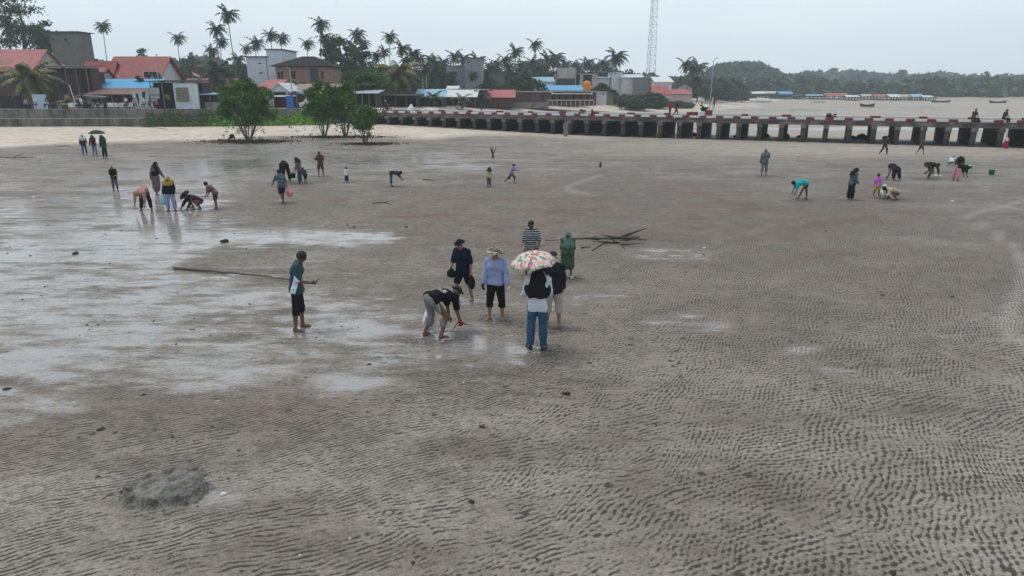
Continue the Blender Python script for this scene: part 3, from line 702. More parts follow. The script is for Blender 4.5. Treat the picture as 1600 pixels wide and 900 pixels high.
t4, J4, W4 = PP('stout man in pale blue shirt, rolled black trousers and wide camouflage sun hat', 775, 498, 388, 188,
    dict(head=12, head_yaw=22, armR=(4, 15), foreR=(10, 8), armL=(6, 16), foreL=(20, 8), thighL=(2, 6), shinL=(-2, 3), thighR=(4, 6), shinR=(2, 2), lean=-2, toeR=28),
    [('shirt', cloth('pale_blue', (.27, .33, .52), .2), dict(sleeve=1.9, hem=-.05, sl=.004, grow=.02)), ('trousers', black_c, dict(t=1.42, loose=.02)), ('sun_hat', blotch('camouflage', [(.03, .03, .02), (.16, .14, .09), (.06, .06, .035), (.3, .27, .2)], 22), dict(brim=.215)),
     ('gloves', black_c, dict(which='R'))], fine=True, build=1.06, skin=SK3)
t5, J5, W5 = PP('man in dark cap and navy and white striped polo, partly hidden behind the floral umbrella', 829, 431, 346, 172,
    dict(head=16, head_yaw=-25, armR=(10, 12), foreR=(55, -20), armL=(10, 14), foreL=(40, -12), thighL=(2, 5), shinL=(-2, 3), thighR=(4, 5), shinR=(0, 3)),
    [('shirt', stripes('striped_polo', (.02, .025, .04), (.42, .44, .47), 17, duty=.62), dict(sleeve=.9, hem=-.08)), ('trousers', cloth('brown_grey', (.07, .06, .052)), dict(t=1.6)), ('cap', cloth('dark_cap', (.03, .03, .028)))], fine=True, skin=SK2)
t6, J6, W6 = PP('small woman in sea green hijab and loose green tunic with white sandals', 886, 433, 362, 183,
    dict(head=18, armR=(6, 6), foreR=(40, -22), armL=(6, 6), foreL=(40, -22), thighL=(1, 5), thighR=(1, 5)),
    [('tunic', cloth('green_tunic', (.05, .085, .06)), dict(sleeve=1.9, skirt=.55)), ('trousers', cloth('green_tunic', (.05, .085, .06)), dict(t=1.4, loose=.02)), ('hijab', cloth('sea_green', (.11, .20, .16), .2), dict(len=.36)),
     ('shoes', plain('white_sandal', (.6, .6, .58), .5))], fine=True, skin=SK2)
t7, J7, W7 = PP('woman in black headscarf, white shirt and blue jeans holding the floral umbrella', 839, 545, 414, 8,
    dict(head=4, armR=(20, 8), foreR=(140, -6), armL=(10, 16), foreL=(60, 12), thighL=(1, 4), thighR=(-1, 3), toeL=28),
    [('shirt', cloth('white_shirt', (.52, .55, .60), .15), dict(sleeve=1.8, hem=-.10)), ('jeans', cloth('blue_denim', (.035, .085, .16)), dict(t=1.94, loose=.022)), ('hijab', black_c, dict(len=.40)),
     ('shoes', plain('black_shoe', (.02, .02, .02), .5))], fine=True, skin=SK3, noface=True)
t8, J8, W8 = PP('man in black jacket and rolled cream trousers right beside the umbrella woman', 864, 511, 398, 352,
    dict(head=15, armR=(6, 9), foreR=(14, 3), armL=(4, 8), foreL=(20, -5), thighL=(4, 4), shinL=(2, 2), thighR=(-2, 4), shinR=(-4, 2)),
    [('jacket', cloth('black_jacket', (.016, .017, .020)), dict(sleeve=1.8, hem=-.07, grow=.03)), ('trousers', cloth('cream', (.36, .33, .29), .15), dict(t=1.3, loose=.022)), ('cap', cloth('dark_cap', (.03, .03, .028)))], fine=True, skin=SK3, noface=True)
ap = at(832, 394, W7(J7['neck']).y-.02)
umbrella('open umbrella printed with pink, red and green flowers on white, held over the group', ap, .46, W7(J7['wrR']), blotch('floral', [(.62, .58, .50), (.60, .57, .50), (.42, .13, .15), (.60, .36, .34), (.58, .55, .47), (.15, .22, .12), (.62, .56, .46), (.14, .26, .28), (.6, .42, .30)], 19), plain('umbrella_rib', (.2, .2, .2), .4, metal=.6), tiltx=.06, tilty=-.10)
# things in their hands
def phone(label, p, rz, name='mobile_phone'):
    t = thing(name, label, 'phone', p, rz); m = MB(); m.box(-.038, .038, -.005, .005, -.078, .078, bev=.004); m.build('phone_body', plain('phone_black', (.02, .02, .022), .3), t)
    m = MB(); m.box(-.034, .034, -.0065, -.0052, -.070, .070); m.build('screen', plain('phone_screen', (.03, .035, .045), .08), t); t.rotation_euler.x = R(-50); return t
phone('slim dark phone held in the right hand of the man in the teal jersey', W1(J1['wrR'])+Vector((.13, 0, .04)), R(-80))
def sickle():
    p = W2(J2['wrR']); t = thing('sickle', 'short dark sickle in the red glove of the bending man', 'sickle', p+Vector((.03, 0, -.06)), R(-15)); m = MB()
    m.tube([(-.05, 0, .05), (.10, 0, -.01)], .015, 8); m.build('handle', plain('tool_wood', (.05, .035, .025), .6), t)
    m = MB(); m.tube([(-.05, 0, .05), (-.12, 0, -.03), (-.17, 0, -.11), (-.25, 0, -.17)], [.013, .013, .010, .003], 6); m.build('blade', plain('tool_iron', (.06, .06, .06), .4, metal=.6), t)
sickle()
white_pl = plain('white_plastic', (.62, .64, .68), .45, .12); 
bag('limp white plastic bag hanging between the legs of the bending man', on(670, 478, .58), (.26, .2, .55), white_pl, handles=True)
bag('small black drawstring bag in the hand of the man in navy shirt', W3(J3['wrL'])+Vector((.02, -.06, -.10)), (.2, .14, .3), black_c)
bag('black pouch at the hip of the man in navy shirt', W3(J3['wrR'])+Vector((.03, -.07, .07)), (.2, .14, .24), black_c, handles=False, name='hip_pouch')
def bottle():
    t = thing('drinks_cup', 'clear plastic cup in the left hand of the man in pale blue', 'cup', W4(J4['wrL'])+Vector((.02, -.05, -.16))); m = MB()
    m.lathe([(.001, 0), (.028, 0), (.038, .11), (.036, .11), (.026, .006)], 14); m.build('cup_wall', plain('clear_plastic', (.55, .56, .56), .15, .1), t, True)
    m = MB(); m.lathe([(.04, .11), (.041, .12), (.001, .125)], 14); m.build('lid', white_pl, t, True)
bottle()

# -- left of the picture
JEAN = cloth('blue_denim', (.035, .085, .16)); JEAN2 = cloth('pale_denim', (.10, .17, .30)); prn = cloth('greyish_pink', (.13, .095, .095)); dkbr = cloth('dark_brown', (.06, .04, .035))
BEND = dict(lean=80, curl=25, head=20, armL=(6, 6), foreL=(18, 2), armR=(6, 6), foreR=(18, 2), thighL=(-6, 10), shinL=(0, 6), thighR=(0, 10), shinR=(2, 6))
SQUAT = dict(lean=48, curl=22, head=20, armL=(30, 10), foreL=(38, 2), armR=(30, 10), foreR=(38, 2), thighL=(100, 20), shinL=(-42, 4), thighR=(106, 20), shinR=(-38, 4))
WALK = dict(head=10, lean=5, armL=(22, 10), foreL=(35, 4), armR=(-16, 10), foreR=(-4, 4), thighL=(-16, 3), shinL=(-38, 2), thighR=(24, 3), shinR=(6, 2), heelL=30)
SIT = dict(lean=6, head=8, armL=(18, 10), foreL=(60, -10), armR=(18, 10), foreR=(60, -10), thighL=(82, 10), shinL=(0, 3), thighR=(82, 10), shinR=(0, 3))
def mk(base, **kw): d = dict(base); d.update(kw); return d
PP('child in salmon cap, black top and grey trousers standing with hands clasped', 181, 298, 259, 175, mk(ST, foreL=(60, -25), foreR=(60, -25)),
   [('shirt', black_c, dict(sleeve=.8)), ('trousers', cloth('grey_t', (.09, .09, .095))), ('cap', cloth('salmon', (.5, .22, .16)))], child=True)
PP('girl in long black headscarf and greyish pink dress with white bag, walking to the right', 246, 304, 253, 110, mk(WALK, thighL=(-8, 3), shinL=(-20, 2), thighR=(12, 3), shinR=(2, 2)),
   [('robe', prn, dict(sleeve=1.8, skirt=1.45)), ('hijab', black_c, dict(len=.5))], skin=SK2)
PP('bending woman in salmon pink top and dark trousers, head down towards us', 229, 329, 290, 176, mk(BEND, lean=84), [('shirt', cloth('salmon_top', (.42, .22, .19)), dict(sleeve=.9, hem=0)), ('trousers', cloth('blk_tr', (.02, .022, .025)), dict(loose=.02)),
   ('sun_hat', cloth('tan_hat', (.25, .18, .12)), dict(brim=.12))], H=1.6)
tw, Jw, Ww = PP('woman in mustard headscarf, black top and purple white striped trousers', 269, 329, 275, 172, mk(ST, thighL=(4, 6), thighR=(4, 8), head=25, armR=(6, 14)),
   [('shirt', black_c, dict(sleeve=1.9, hem=-.08)), ('trousers', stripes('purple_stripe', (.11, .10, .30), (.36, .36, .46), 14, 'x'), dict(t=1.88, loose=.035)), ('hijab', cloth('mustard', (.34, .24, .07)), dict(len=.14)), ('cap', cloth('mustard2', (.42, .33, .15)))], skin=SK2)
bag('pale blue plastic bag hanging from the hand of the woman in striped trousers', Ww(Jw['wrR'])+Vector((-.05, 0, -.06)), (.26, .18, .42), plain('aqua_plastic', (.22, .45, .55), .4))
PP('squatting woman in wide round black hat and plum coloured clothes, beside a bending child', 312, 325, 296, 215, SQUAT, [('shirt', cloth('plum', (.055, .035, .045)), dict(sleeve=1.7)), ('trousers', cloth('plum_b', (.10, .07, .08)), dict(t=1.8, loose=.03)), ('sun_hat', black_c, dict(brim=.24))], H=1.62, skin=SK2)
PP('small child in brown patterned clothes bending to the left with hands on knees', 339, 326, 293, 268, mk(ST, lean=38, armL=(10, 5), foreL=(30, 0), armR=(10, 5), foreR=(30, 0), thighR=(10, 4)), [('shirt', blotch('brown_print', [(.12, .07, .05), (.2, .13, .1), (.08, .05, .04)], 16), dict(sleeve=1.0)), ('shorts', dkbr, dict(t=.9, loose=.03)), ('hair', hair_m)], child=True, H=1.25, skin=SK2)
PP('woman in white headscarf, dark top and blue jeans, leftmost of the trio by the beach', 133, 242, 210, 150, mk(ST, armL=(10, 12), foreL=(70, 10)), [('jacket', dkgrey, dict(sleeve=1.8)), ('jeans', JEAN), ('hijab', cloth('white_scarf', (.55, .57, .60)), dict(len=.2))])
tu, Ju, Wu = PP('woman in maroon jacket and pale jeans standing under the dark green umbrella', 149, 243, 211, 180, mk(ST, armL=(20, 8), foreL=(130, -15), armR=(10, 16)), [('jacket', cloth('maroon', (.09, .025, .035)), dict(sleeve=1.8)), ('jeans', JEAN2), ('hijab', cloth('dark_scarf', (.04, .02, .02)), dict(len=.12))])
umbrella('dark green umbrella held over the maroon jacket woman at the beach edge', at(150, 203, Wu(Ju['neck']).y), .60, Wu(Ju['wrL']), cloth('bottle_green', (.025, .065, .06)), plain('umbrella_rib', (.2, .2, .2), .4, metal=.6), name='umbrella')
PP('woman in white cap and dark green shawl, rightmost of the trio by the beach', 165, 247, 210, 200, mk(ST, thighR=(6, 2), shinR=(4, 0)), [('jacket', cloth('deep_green', (.018, .045, .038)), dict(sleeve=1.8, grow=.04)), ('trousers', black_c, dict(loose=.02)), ('hijab', cloth('deep_green', (.018, .045, .038)), dict(len=.3)), ('cap', cloth('white_cap', (.6, .6, .6)))])
tb, Jb, Wb = PP('boy in blue patterned shirt and black shorts walking away with a pink bag', 442, 317, 269, 320, mk(WALK, lean=8, armR=(-20, 12), foreR=(-14, 6), armL=(24, 20), foreL=(40, 10)), [('shirt', blotch('blue_print', [(.04, .065, .10), (.08, .13, .18), (.03, .05, .08)], 20), dict(sleeve=.9, hem=-.08)), ('shorts', black_c, dict(t=.95, loose=.03)), ('hair', hair_m)], H=1.5, skin=SK2)
bag('pink and white plastic bag swinging from the hand of the walking boy', Wb(Jb['wrR'])+Vector((.10, -.05, -.03)), (.36, .22, .46), plain('pink_plastic', (.55, .22, .23), .4))
PP('stooping person dressed all in black beside the woman in blue jeans', 448, 284, 256, 330, mk(BEND, lean=70), [('shirt', black_c, dict(sleeve=1.8)), ('trousers', black_c, dict(loose=.03)), ('hijab', black_c, dict(len=.2))], H=1.6)
tc_, Jc, Wc = PP('woman with black bucket in brownish top and blue jeans, looking left', 469, 286, 246, 275, mk(ST, armL=(12, 12), foreL=(20, 4), head=35), [('shirt', cloth('mauve_top', (.16, .11, .11)), dict(sleeve=1.5)), ('jeans', JEAN, dict(loose=.02)), ('hijab', black_c, dict(len=.08))])
def bucket(label, p, r, h_, mat, name='bucket', group=None):
    t = thing(name, label, 'bucket', p, 0, group); m = MB(); m.lathe([(.001, 0), (r*.78, 0), (r, h_), (r*1.06, h_), (r*1.06, h_-.015), (r*.97, h_-.015), (r*.74, .012), (.001, .012)], 22); m.build('bucket_wall', mat, t, True)
    m = MB(); m.tube([(r*math.cos(a), 0, h_+r*.95*math.sin(a)) for a in np.linspace(0, math.pi, 9)], .005, 5); m.build('handle', plain('steel', (.35, .35, .36), .35, .1, metal=.8), t); return t
bucket('black plastic bucket carried by the woman in blue jeans', Wc(Jc['wrL'])+Vector((-.14, 0, -.42)), .15, .26, plain('black_plastic', (.02, .02, .02), .4))
PP('small child in dark clothes leaning against the woman in blue jeans', 478, 287, 262, 300, mk(ST, lean=18, thighR=(10, 6)), [('shirt', dkgrey, dict(sleeve=1.2)), ('shorts', black_c, dict(t=.8)), ('hair', hair_m)], child=True, skin=SK2)
PP('boy in brown tee shirt and shorts with both hands raised beside his shoulders', 502, 276, 237, 180, mk(ST, armL=(20, 22), foreL=(150, 14), armR=(20, 22), foreR=(150, 14), thighL=(2, 8), thighR=(2, 8)), [('shirt', cloth('brown_tee', (.085, .05, .035)), dict(sleeve=.8, hem=-.1)), ('shorts', cloth('brown_shorts', (.07, .05, .04)), dict(t=.9, loose=.025)), ('hair', hair_m)], skin=SK2)
PP('toddler in white top and navy trousers standing alone on the mud', 542, 285, 262, 10, mk(ST), [('shirt', cloth('white_shirt', (.52, .55, .60), .15), dict(sleeve=.8)), ('trousers', cloth('purple_navy', (.04, .035, .12)), dict(t=1.7, loose=.02)), ('hair', hair_m)], child=True, skin=SK2)
PP('child in dark tee and blue trousers bending right with arms reaching to the mud', 612, 291, 265, 88, mk(BEND, lean=72, armL=(30, 10), foreL=(35, 4), armR=(28, 10), foreR=(35, 4)), [('shirt', dkgrey, dict(sleeve=.7)), ('trousers', cloth('blue_t', (.05, .08, .15)), dict(t=1.6)), ('hair', hair_m)], H=1.25, child=True, skin=SK2)
PP('girl in pale yellow top and grey trousers walking on the open flat', 764, 292, 262, 150, mk(ST, thighR=(8, 3), armL=(20, 8)), [('shirt', cloth('pale_yellow', (.45, .42, .26)), dict(sleeve=1.6)), ('trousers', cloth('grey_t', (.09, .09, .095)), dict(t=1.8)), ('hijab', hair_m, dict(len=.02))], child=True, skin=SK2)
PP('girl in pink cap and lilac top running to the right', 799, 286, 254, 80, mk(WALK, lean=10, thighL=(-26, 3), shinL=(-60, 2), thighR=(40, 3), shinR=(-8, 2), armL=(40, 10), foreL=(80, 0), armR=(-30, 10), foreR=(20, 0)), [('shirt', cloth('lilac', (.28, .18, .36)), dict(sleeve=1.2)), ('shorts', cloth('plum', (.055, .035, .045)), dict(t=1.3)), ('hair', hair_m), ('cap', cloth('pink_cap', (.55, .22, .24)))], child=True, skin=SK2)
PP('figure in dark clothes crouching on the sand at the foot of the mangrove bush', 362, 219, 207, 150, SQUAT, [('shirt', dkbr, dict(sleeve=1.5)), ('trousers', dkbr), ('hair', hair_m)], H=1.5, skin=SK2)
# -- right of the picture
tp, Jp, Wp = PP('woman in grey hoodie with hood up raising a phone, back towards us', 1193, 275, 234, 20, mk(ST, armR=(50, 6), foreR=(120, 0), thighR=(8, 5), thighL=(-4, 4)), [('jacket', cloth('grey_hoodie', (.10, .12, .13)), dict(sleeve=1.9, hem=-.1, grow=.035)), ('trousers', cloth('grey_lilac', (.17, .165, .19)), dict(t=1.5, loose=.02)), ('hood', cloth('grey_hoodie', (.10, .12, .13)))])
phone('phone held up by the hooded woman in grey', Wp(Jp['wrR'])+Vector((.03, .08, .10)), 0)
PP('barefoot child in bright turquoise top bending over to the left with legs spread', 1256, 312, 284, 268, mk(BEND, lean=74, thighL=(30, 6), shinL=(26, 3), thighR=(-22, 6), shinR=(-8, 4), armL=(10, 5), foreL=(20, 0)), [('shirt', cloth('turquoise', (.02, .33, .38), .2), dict(sleeve=.8, grow=.035)), ('shorts', navy_c, dict(t=.6, loose=.03)), ('hair', hair_m)], H=1.45, skin=SK2)
PP('woman in black headscarf, grey green jacket and wide black trousers standing in profile', 1328, 312, 263, 80, mk(ST, head=35, foreR=(40, 0)), [('jacket', cloth('grey_green', (.085, .115, .105)), dict(sleeve=1.8, hem=-.1)), ('trousers', black_c, dict(t=1.9, loose=.045)), ('hijab', black_c, dict(len=.14)), ('cap', black_c)])
PP('child in pink and lilac top with yellow shorts and white shoes', 1369, 308, 272, 230, mk(ST, thighR=(10, 8), thighL=(-4, 6)), [('shirt', cloth('hot_pink', (.55, .18, .50)), dict(sleeve=.9, hem=-.12, grow=.035)), ('shorts', cloth('yellow_c', (.50, .42, .03)), dict(t=.9, loose=.035)), ('hair', hair_m), ('shoes', plain('white_sandal', (.6, .6, .58), .5))], child=True, skin=SK2)
PP('person all in navy crouching low with arms on the mud, behind the tan shirt squatter', 1391, 281, 263, 170, mk(BEND, lean=95, thighL=(20, 20), shinL=(-20, 4), thighR=(20, 20), shinR=(-20, 4)), [('shirt', navy_c, dict(sleeve=1.8, grow=.05)), ('trousers', navy_c, dict(loose=.04)), ('hijab', navy_c, dict(len=.1))], H=1.5)
ts, Js, Ws = PP('squatting person in tan top and dark camouflage trousers digging beside a white bag', 1399, 311, 288, 262, mk(SQUAT, lean=60), [('shirt', cloth('tan_top', (.42, .34, .27)), dict(sleeve=1.0)), ('trousers', blotch('dark_camo', [(.04, .035, .03), (.08, .07, .05), (.02, .02, .02)], 14), dict(loose=.03)), ('hair', hair_m)], H=1.65, skin=SK2)
bag('full white plastic bag standing between the pink child and the tan shirt squatter', onT(1380, 310)+Vector((0, 0, .62)), (.42, .3, .6), white_pl)
PP('distant man in dark cap and clothes striding right in front of the jetty', 1381, 241, 212, 80, WALK, [('shirt', cloth('dk_top', (.03, .03, .03))), ('trousers', navy_c), ('cap', black_c)], skin=SK2)
PP('distant person in grey top and dark shorts walking right in front of the jetty', 1438, 241, 214, 95, WALK, [('shirt', cloth('grey_b', (.07, .065, .07)), dict(sleeve=1.4)), ('shorts', dkbr, dict(t=.9, loose=.03)), ('hair', hair_m)], skin=SK2)
PP('kneeling man in dark green shirt and brown trousers leaning right over a white sack', 1446, 279, 254, 85, mk(BEND, lean=78, thighL=(60, 8), shinL=(-50, 4), thighR=(30, 8), shinR=(-30, 4), armR=(20, 5)), [('shirt', cloth('dk_green', (.025, .035, .03)), dict(sleeve=1.6)), ('trousers', dkbr, dict(loose=.02)), ('hair', hair_m)], H=1.65, skin=SK2)
PP('person in white top squatting with back to us, left of the green basin', 1486, 259, 248, 40, SQUAT, [('shirt', cloth('white_shirt', (.52, .55, .60), .15), dict(sleeve=1.2)), ('trousers', dkbr), ('hair', hair_m)], H=1.35)
PP('person in dark headscarf crouching behind the green basin', 1499, 259, 244, 210, SQUAT, [('shirt', dkgrey, dict(sleeve=1.8)), ('trousers', black_c), ('hijab', black_c, dict(len=.2))], H=1.5)
PP('woman in black top and pink trousers bending right beside the green basin', 1493, 282, 261, 95, mk(BEND, lean=84), [('shirt', black_c, dict(sleeve=.9, grow=.04)), ('trousers', cloth('pink_tr', (.55, .25, .33)), dict(t=1.8, loose=.03)), ('hijab', black_c, dict(len=.1))], H=1.45)
PP('small figure in red dress and white headscarf in the shade under the jetty', 1571, 232, 215, 190, ST, [('robe', cloth('red_dress', (.32, .02, .04)), dict(sleeve=1.6, skirt=1.6)), ('hijab', cloth('white_scarf', (.55, .57, .60)), dict(len=.2))])
PP('person in long pale grey hooded garment standing against a jetty column', 884, 213, 195, 200, mk(ST, lean=12), [('robe', cloth('pale_grey', (.20, .20, .19)), dict(sleeve=1.8, skirt=1.6)), ('hood', cloth('pale_grey', (.20, .20, .19)))], H=1.6)
def basin():
    p = onT(1510, 262); t = thing('wash_basin', 'pale green plastic basin on the mud between the crouching women', 'basin', p); m = MB()
    m.lathe([(.001, .0), (.26, 0), (.38, .16), (.40, .16), (.40, .145), (.25, .015), (.001, .015)], 26); m.build('basin_wall', plain('mint_plastic', (.12, .5, .25), .35), t, True)
basin()
bucket('bright green bucket standing alone on the flat at far right', onT(1549, 273), .17, .30, plain('green_plastic', (.01, .22, .10), .35))
def sack(label, px, py, L_, W_, H_, mat, rz):
    p = onT(px, py); t = thing('sack', label, 'sack', p, rz); F = Field((-L_, -W_, -.05), (L_, W_, H_*2.5), .03); F.cap((-L_*.45, 0, H_*.5), (L_*.4, 0, H_*.4), H_*.6, H_*.3, .03); F.wrinkle(.04, 9, 1); sm_part('sack_cloth', F, mat, t)
sack('flat white sack laid on the mud in front of the kneeling man', 1465, 277, .55, .3, .16, white_pl, .1)
# ------------------------------------------------------------------ plants
def leaf_mat(name, c1, c2, sc=.8, tr=.0):
    m = NM(name); p = m.obj(); a = m.noise(p, sc, 3, .6); b = m.noise(p, sc*9, 2)
    c = m.mix(m.mr(a, .35, .65), c1, c2); c = m.mix(m.mr(b, .3, .7), m.mix(1, c, (.62, .62, .62), 'MULTIPLY'), c)
    return m.set(c, .6, None, **{'Specular_IOR_Level': .25})
bark = plain('bark', (.11, .095, .08), .9, .35, 4); palm_bark = plain('palm_bark', (.17, .155, .135), .9, .3, 5)
LEAF = leaf_mat('dark_leaves', (.022, .050, .018), (.052, .098, .030)); LEAF2 = leaf_mat('fresh_leaves', (.055, .115, .018), (.10, .18, .035)); MANG = leaf_mat('mangrove_leaves', (.038, .098, .012), (.10, .205, .022), .9)
FERN = leaf_mat('grey_green_leaves', (.038, .064, .030), (.075, .115, .050)); PALM = leaf_mat('palm_leaves', (.026, .042, .022), (.05, .068, .030), .6); PALM_Y = leaf_mat('yellowing_palm_leaves', (.05, .075, .025), (.20, .17, .05), .45)
CREEP = leaf_mat('creeper_leaves', (.12, .26, .02), (.24, .44, .05), 1.2)
def quads(cen, size, upb=.3, asp=1.6):
    """a leaf-sized quad at every point, turned at random"""
    n = len(cen); d = rng.normal(size=(n, 3)); d /= np.linalg.norm(d, axis=1)[:, None]
    u = rng.normal(size=(n, 3)); u[:, 2] += upb; u -= d*(u*d).sum(1)[:, None]*.7; u /= np.linalg.norm(u, axis=1)[:, None]
    v = np.cross(d, u); v /= np.linalg.norm(v, axis=1)[:, None]+1e-9
    s = (size*rng.uniform(.6, 1.3, n))[:, None]
    V = np.stack([cen-u*s*asp*.5, cen+v*s*.5, cen+u*s*asp*.5, cen-v*s*.5], 1).reshape(-1, 3)
    return V, np.arange(4*n).reshape(n, 4)
def clumps(n_cl, per, rad, cr, shape='round', flat=1.0):
    """points of leaf clumps through a crown's volume"""
    out = []
    for i in range(n_cl):
        while True:
            p = rng.uniform(-1, 1, 3)
            if .25 < np.linalg.norm(p) < 1: break
        if shape == 'dome' and p[2] < -.35: p[2] *= .4
        p = p/np.linalg.norm(p)*(np.linalg.norm(p)**.5)*rng.uniform(.8, 1.12)
        c = p*rad; r = cr*rng.uniform(.6, 1.3)
        q = rng.normal(size=(per, 3)); q = q/np.linalg.norm(q, axis=1)[:, None]*rng.uniform(.3, 1, (per, 1))**.5*r*np.array([1, 1, .55*flat])
        out.append(c+q)
    return np.concatenate(out)
def join_m(parts):
    V = []; F = []; b = 0
    for v, f in parts: V.append(v); F.append(f+b); b += len(v)
    return np.concatenate(V), np.concatenate(F)
def make_tree(name, h_, w_, kind, mat, label, cat='tree', dens=1.0, leaf=.3, trunk_frac=.35):
    t = thing(name, label, cat); m = MB(); th = h_*trunk_frac; r0 = h_*.022+.03
    m.tube([(0, 0, -.1), (.02*h_, .01*h_, th*.5), (.0, .02*h_, th), (.03*h_, 0, h_*.7), (.02*h_, 0, h_*.9)], [r0*1.3, r0, r0*.8, r0*.45, r0*.1], 8)
    for i in range(9):
        a = i*2.4+random.random(); z = th*(.75+.5*i/9)+h_*.02*i; e = Vector((math.cos(a)*w_*.36, math.sin(a)*w_*.36, z+h_*random.uniform(.08, .25)))
        m.tube([(0.01*h_, .01*h_, z*.9), (e.x*.5, e.y*.5, z+h_*.03), e], [r0*.45, r0*.3, r0*.08], 5)
    m.build('trunk', bark, t, True)
    cz = (h_*(1+trunk_frac*.7))/2; rad = np.array([w_/2, w_/2, (h_-h_*trunk_frac*.7)/2])
    if kind == 'layered':
        P_ = []
        for i in range(int(15*dens)+8):
            a = rng.uniform(0, 6.28); zz = rng.uniform(.0, 1); rr = w_/2*(1-.55*zz)*rng.uniform(.35, 1)
            c = np.array([math.cos(a)*rr, math.sin(a)*rr, h_*(.38+.6*zz)]); q = rng.normal(size=(int(90*dens), 3))*np.array([w_*.12, w_*.10, h_*.018]); P_.append(c+q)
        P_ = np.concatenate(P_)
    else:
        P_ = clumps(int(46*dens), int(60*dens), rad, w_*.15, 'dome')+np.array([0, 0, cz])
    V, F = quads(P_, np.full(len(P_), leaf)); mesh_obj('crown', V, F, mat, t); return t
def make_palm(h_, cr, label, mat=PALM, n=28, wind=.35, dead=.1, lean=.06, trunk_r=.15, name='coconut_palm', leaflets=22, curve=1):
    t = thing(name, label, 'palm tree'); m = MB(); top = Vector((lean*h_, random.uniform(-.04, .04)*h_, h_))
    pts = [Vector((top.x*(i/6)**2*curve+top.x*(1-curve)*(i/6), top.y*(i/6), -.1+(h_+.1)*i/6)) for i in range(7)]
    m.tube(pts, [trunk_r*(1.5-.0*i) if i == 0 else trunk_r*(1.05-.06*i) for i in range(7)], 8); m.build('trunk', palm_bark, t, True)
    V = []; F = []
    def q(a, b, c, d): k = len(V); V.extend([a, b, c, d]); F.append((k, k+1, k+2, k+3))
    for i in range(n):
        az = i*2.399+random.uniform(-.2, .2); el = R(66-122*((i+.5)/n)**.95); L_ = cr*random.uniform(.85, 1.12)*(1 if el > -.2 else .8)
        d = Vector((math.cos(az)*math.cos(el)+wind*.5, math.sin(az)*math.cos(el), math.sin(el))).normalized(); p = Vector(top); seg = 9; prev = None
        for s in range(seg+1):
            f = s/seg; side = d.cross(Vector((0, 0, 1)));
            if side.length < .05: side = Vector((0, 1, 0))
            side.normalize(); wr = .035*(1-f)+.008
            if prev is not None:
                q(prev[0]-prev[1]*prev[2], prev[0]+prev[1]*prev[2], p+side*wr, p-side*wr)
                for k in range(max(1, leaflets//9+1)):
                    g = random.random(); b = prev[0].lerp(p, g); ll = cr*.21*math.sin(math.pi*min(.95, .12+f*.85))**.7*random.uniform(.8, 1.1)
                    for sg in (-1, 1):
                        dd = (side*sg*.9+d*.55+Vector((wind*.25, 0, -.45-.3*random.random()))).normalized(); e = b+dd*ll; wv = d*cr*.024+Vector((0, 0, cr*.006))
                        q(b-wv, b+wv, b.lerp(e, .55)+wv*.9, b.lerp(e, .55)-wv*.9); q(b.lerp(e, .55)-wv*.9, b.lerp(e, .55)+wv*.9, e+wv*.2+Vector((0, 0, -ll*.08)), e-wv*.2+Vector((0, 0, -ll*.08)))
            prev = (p.copy(), side.copy(), wr); p = p+d*(L_/seg); d = (d+Vector((wind*.07, 0, -.155-.05*f))).normalized()
    mesh_obj('crown', V, F, mat, t)
    mb = MB()
    for i in range(7):
        a = i*.9; mb.lathe([(.001, -.16), (.1, -.1), (.13, 0), (.09, .1), (.001, .14)], 7, c=(top.x+.22*math.cos(a), top.y+.22*math.sin(a), h_-.25-.1*(i % 2)))
    mb.build('coconuts', plain('coconut_husk', (.12, .13, .05), .6), t, True)
    return t
def place(proto, used, x, y, z, s, rz, label, group=None, sz=None):
    o = proto if proto.name not in used else copy_tree(proto)
    used.add(proto.name); o.location = (x, y, z); o.scale = (s, s, sz or s); o.rotation_euler = (0, 0, rz); o['label'] = label
    if group: o['group'] = group
    return o
used = set()
# four palm shapes for the skyline, then one palm for every crown one can tell apart
PROT = [make_palm(14, 3.9, 'a', lean=.05, wind=.4), make_palm(14, 3.9, 'b', lean=-.04, wind=.55), make_palm(14, 3.6, 'c', lean=.11, wind=.3, n=30), make_palm(14, 3.7, 'd', lean=.0, wind=.65, n=24)]
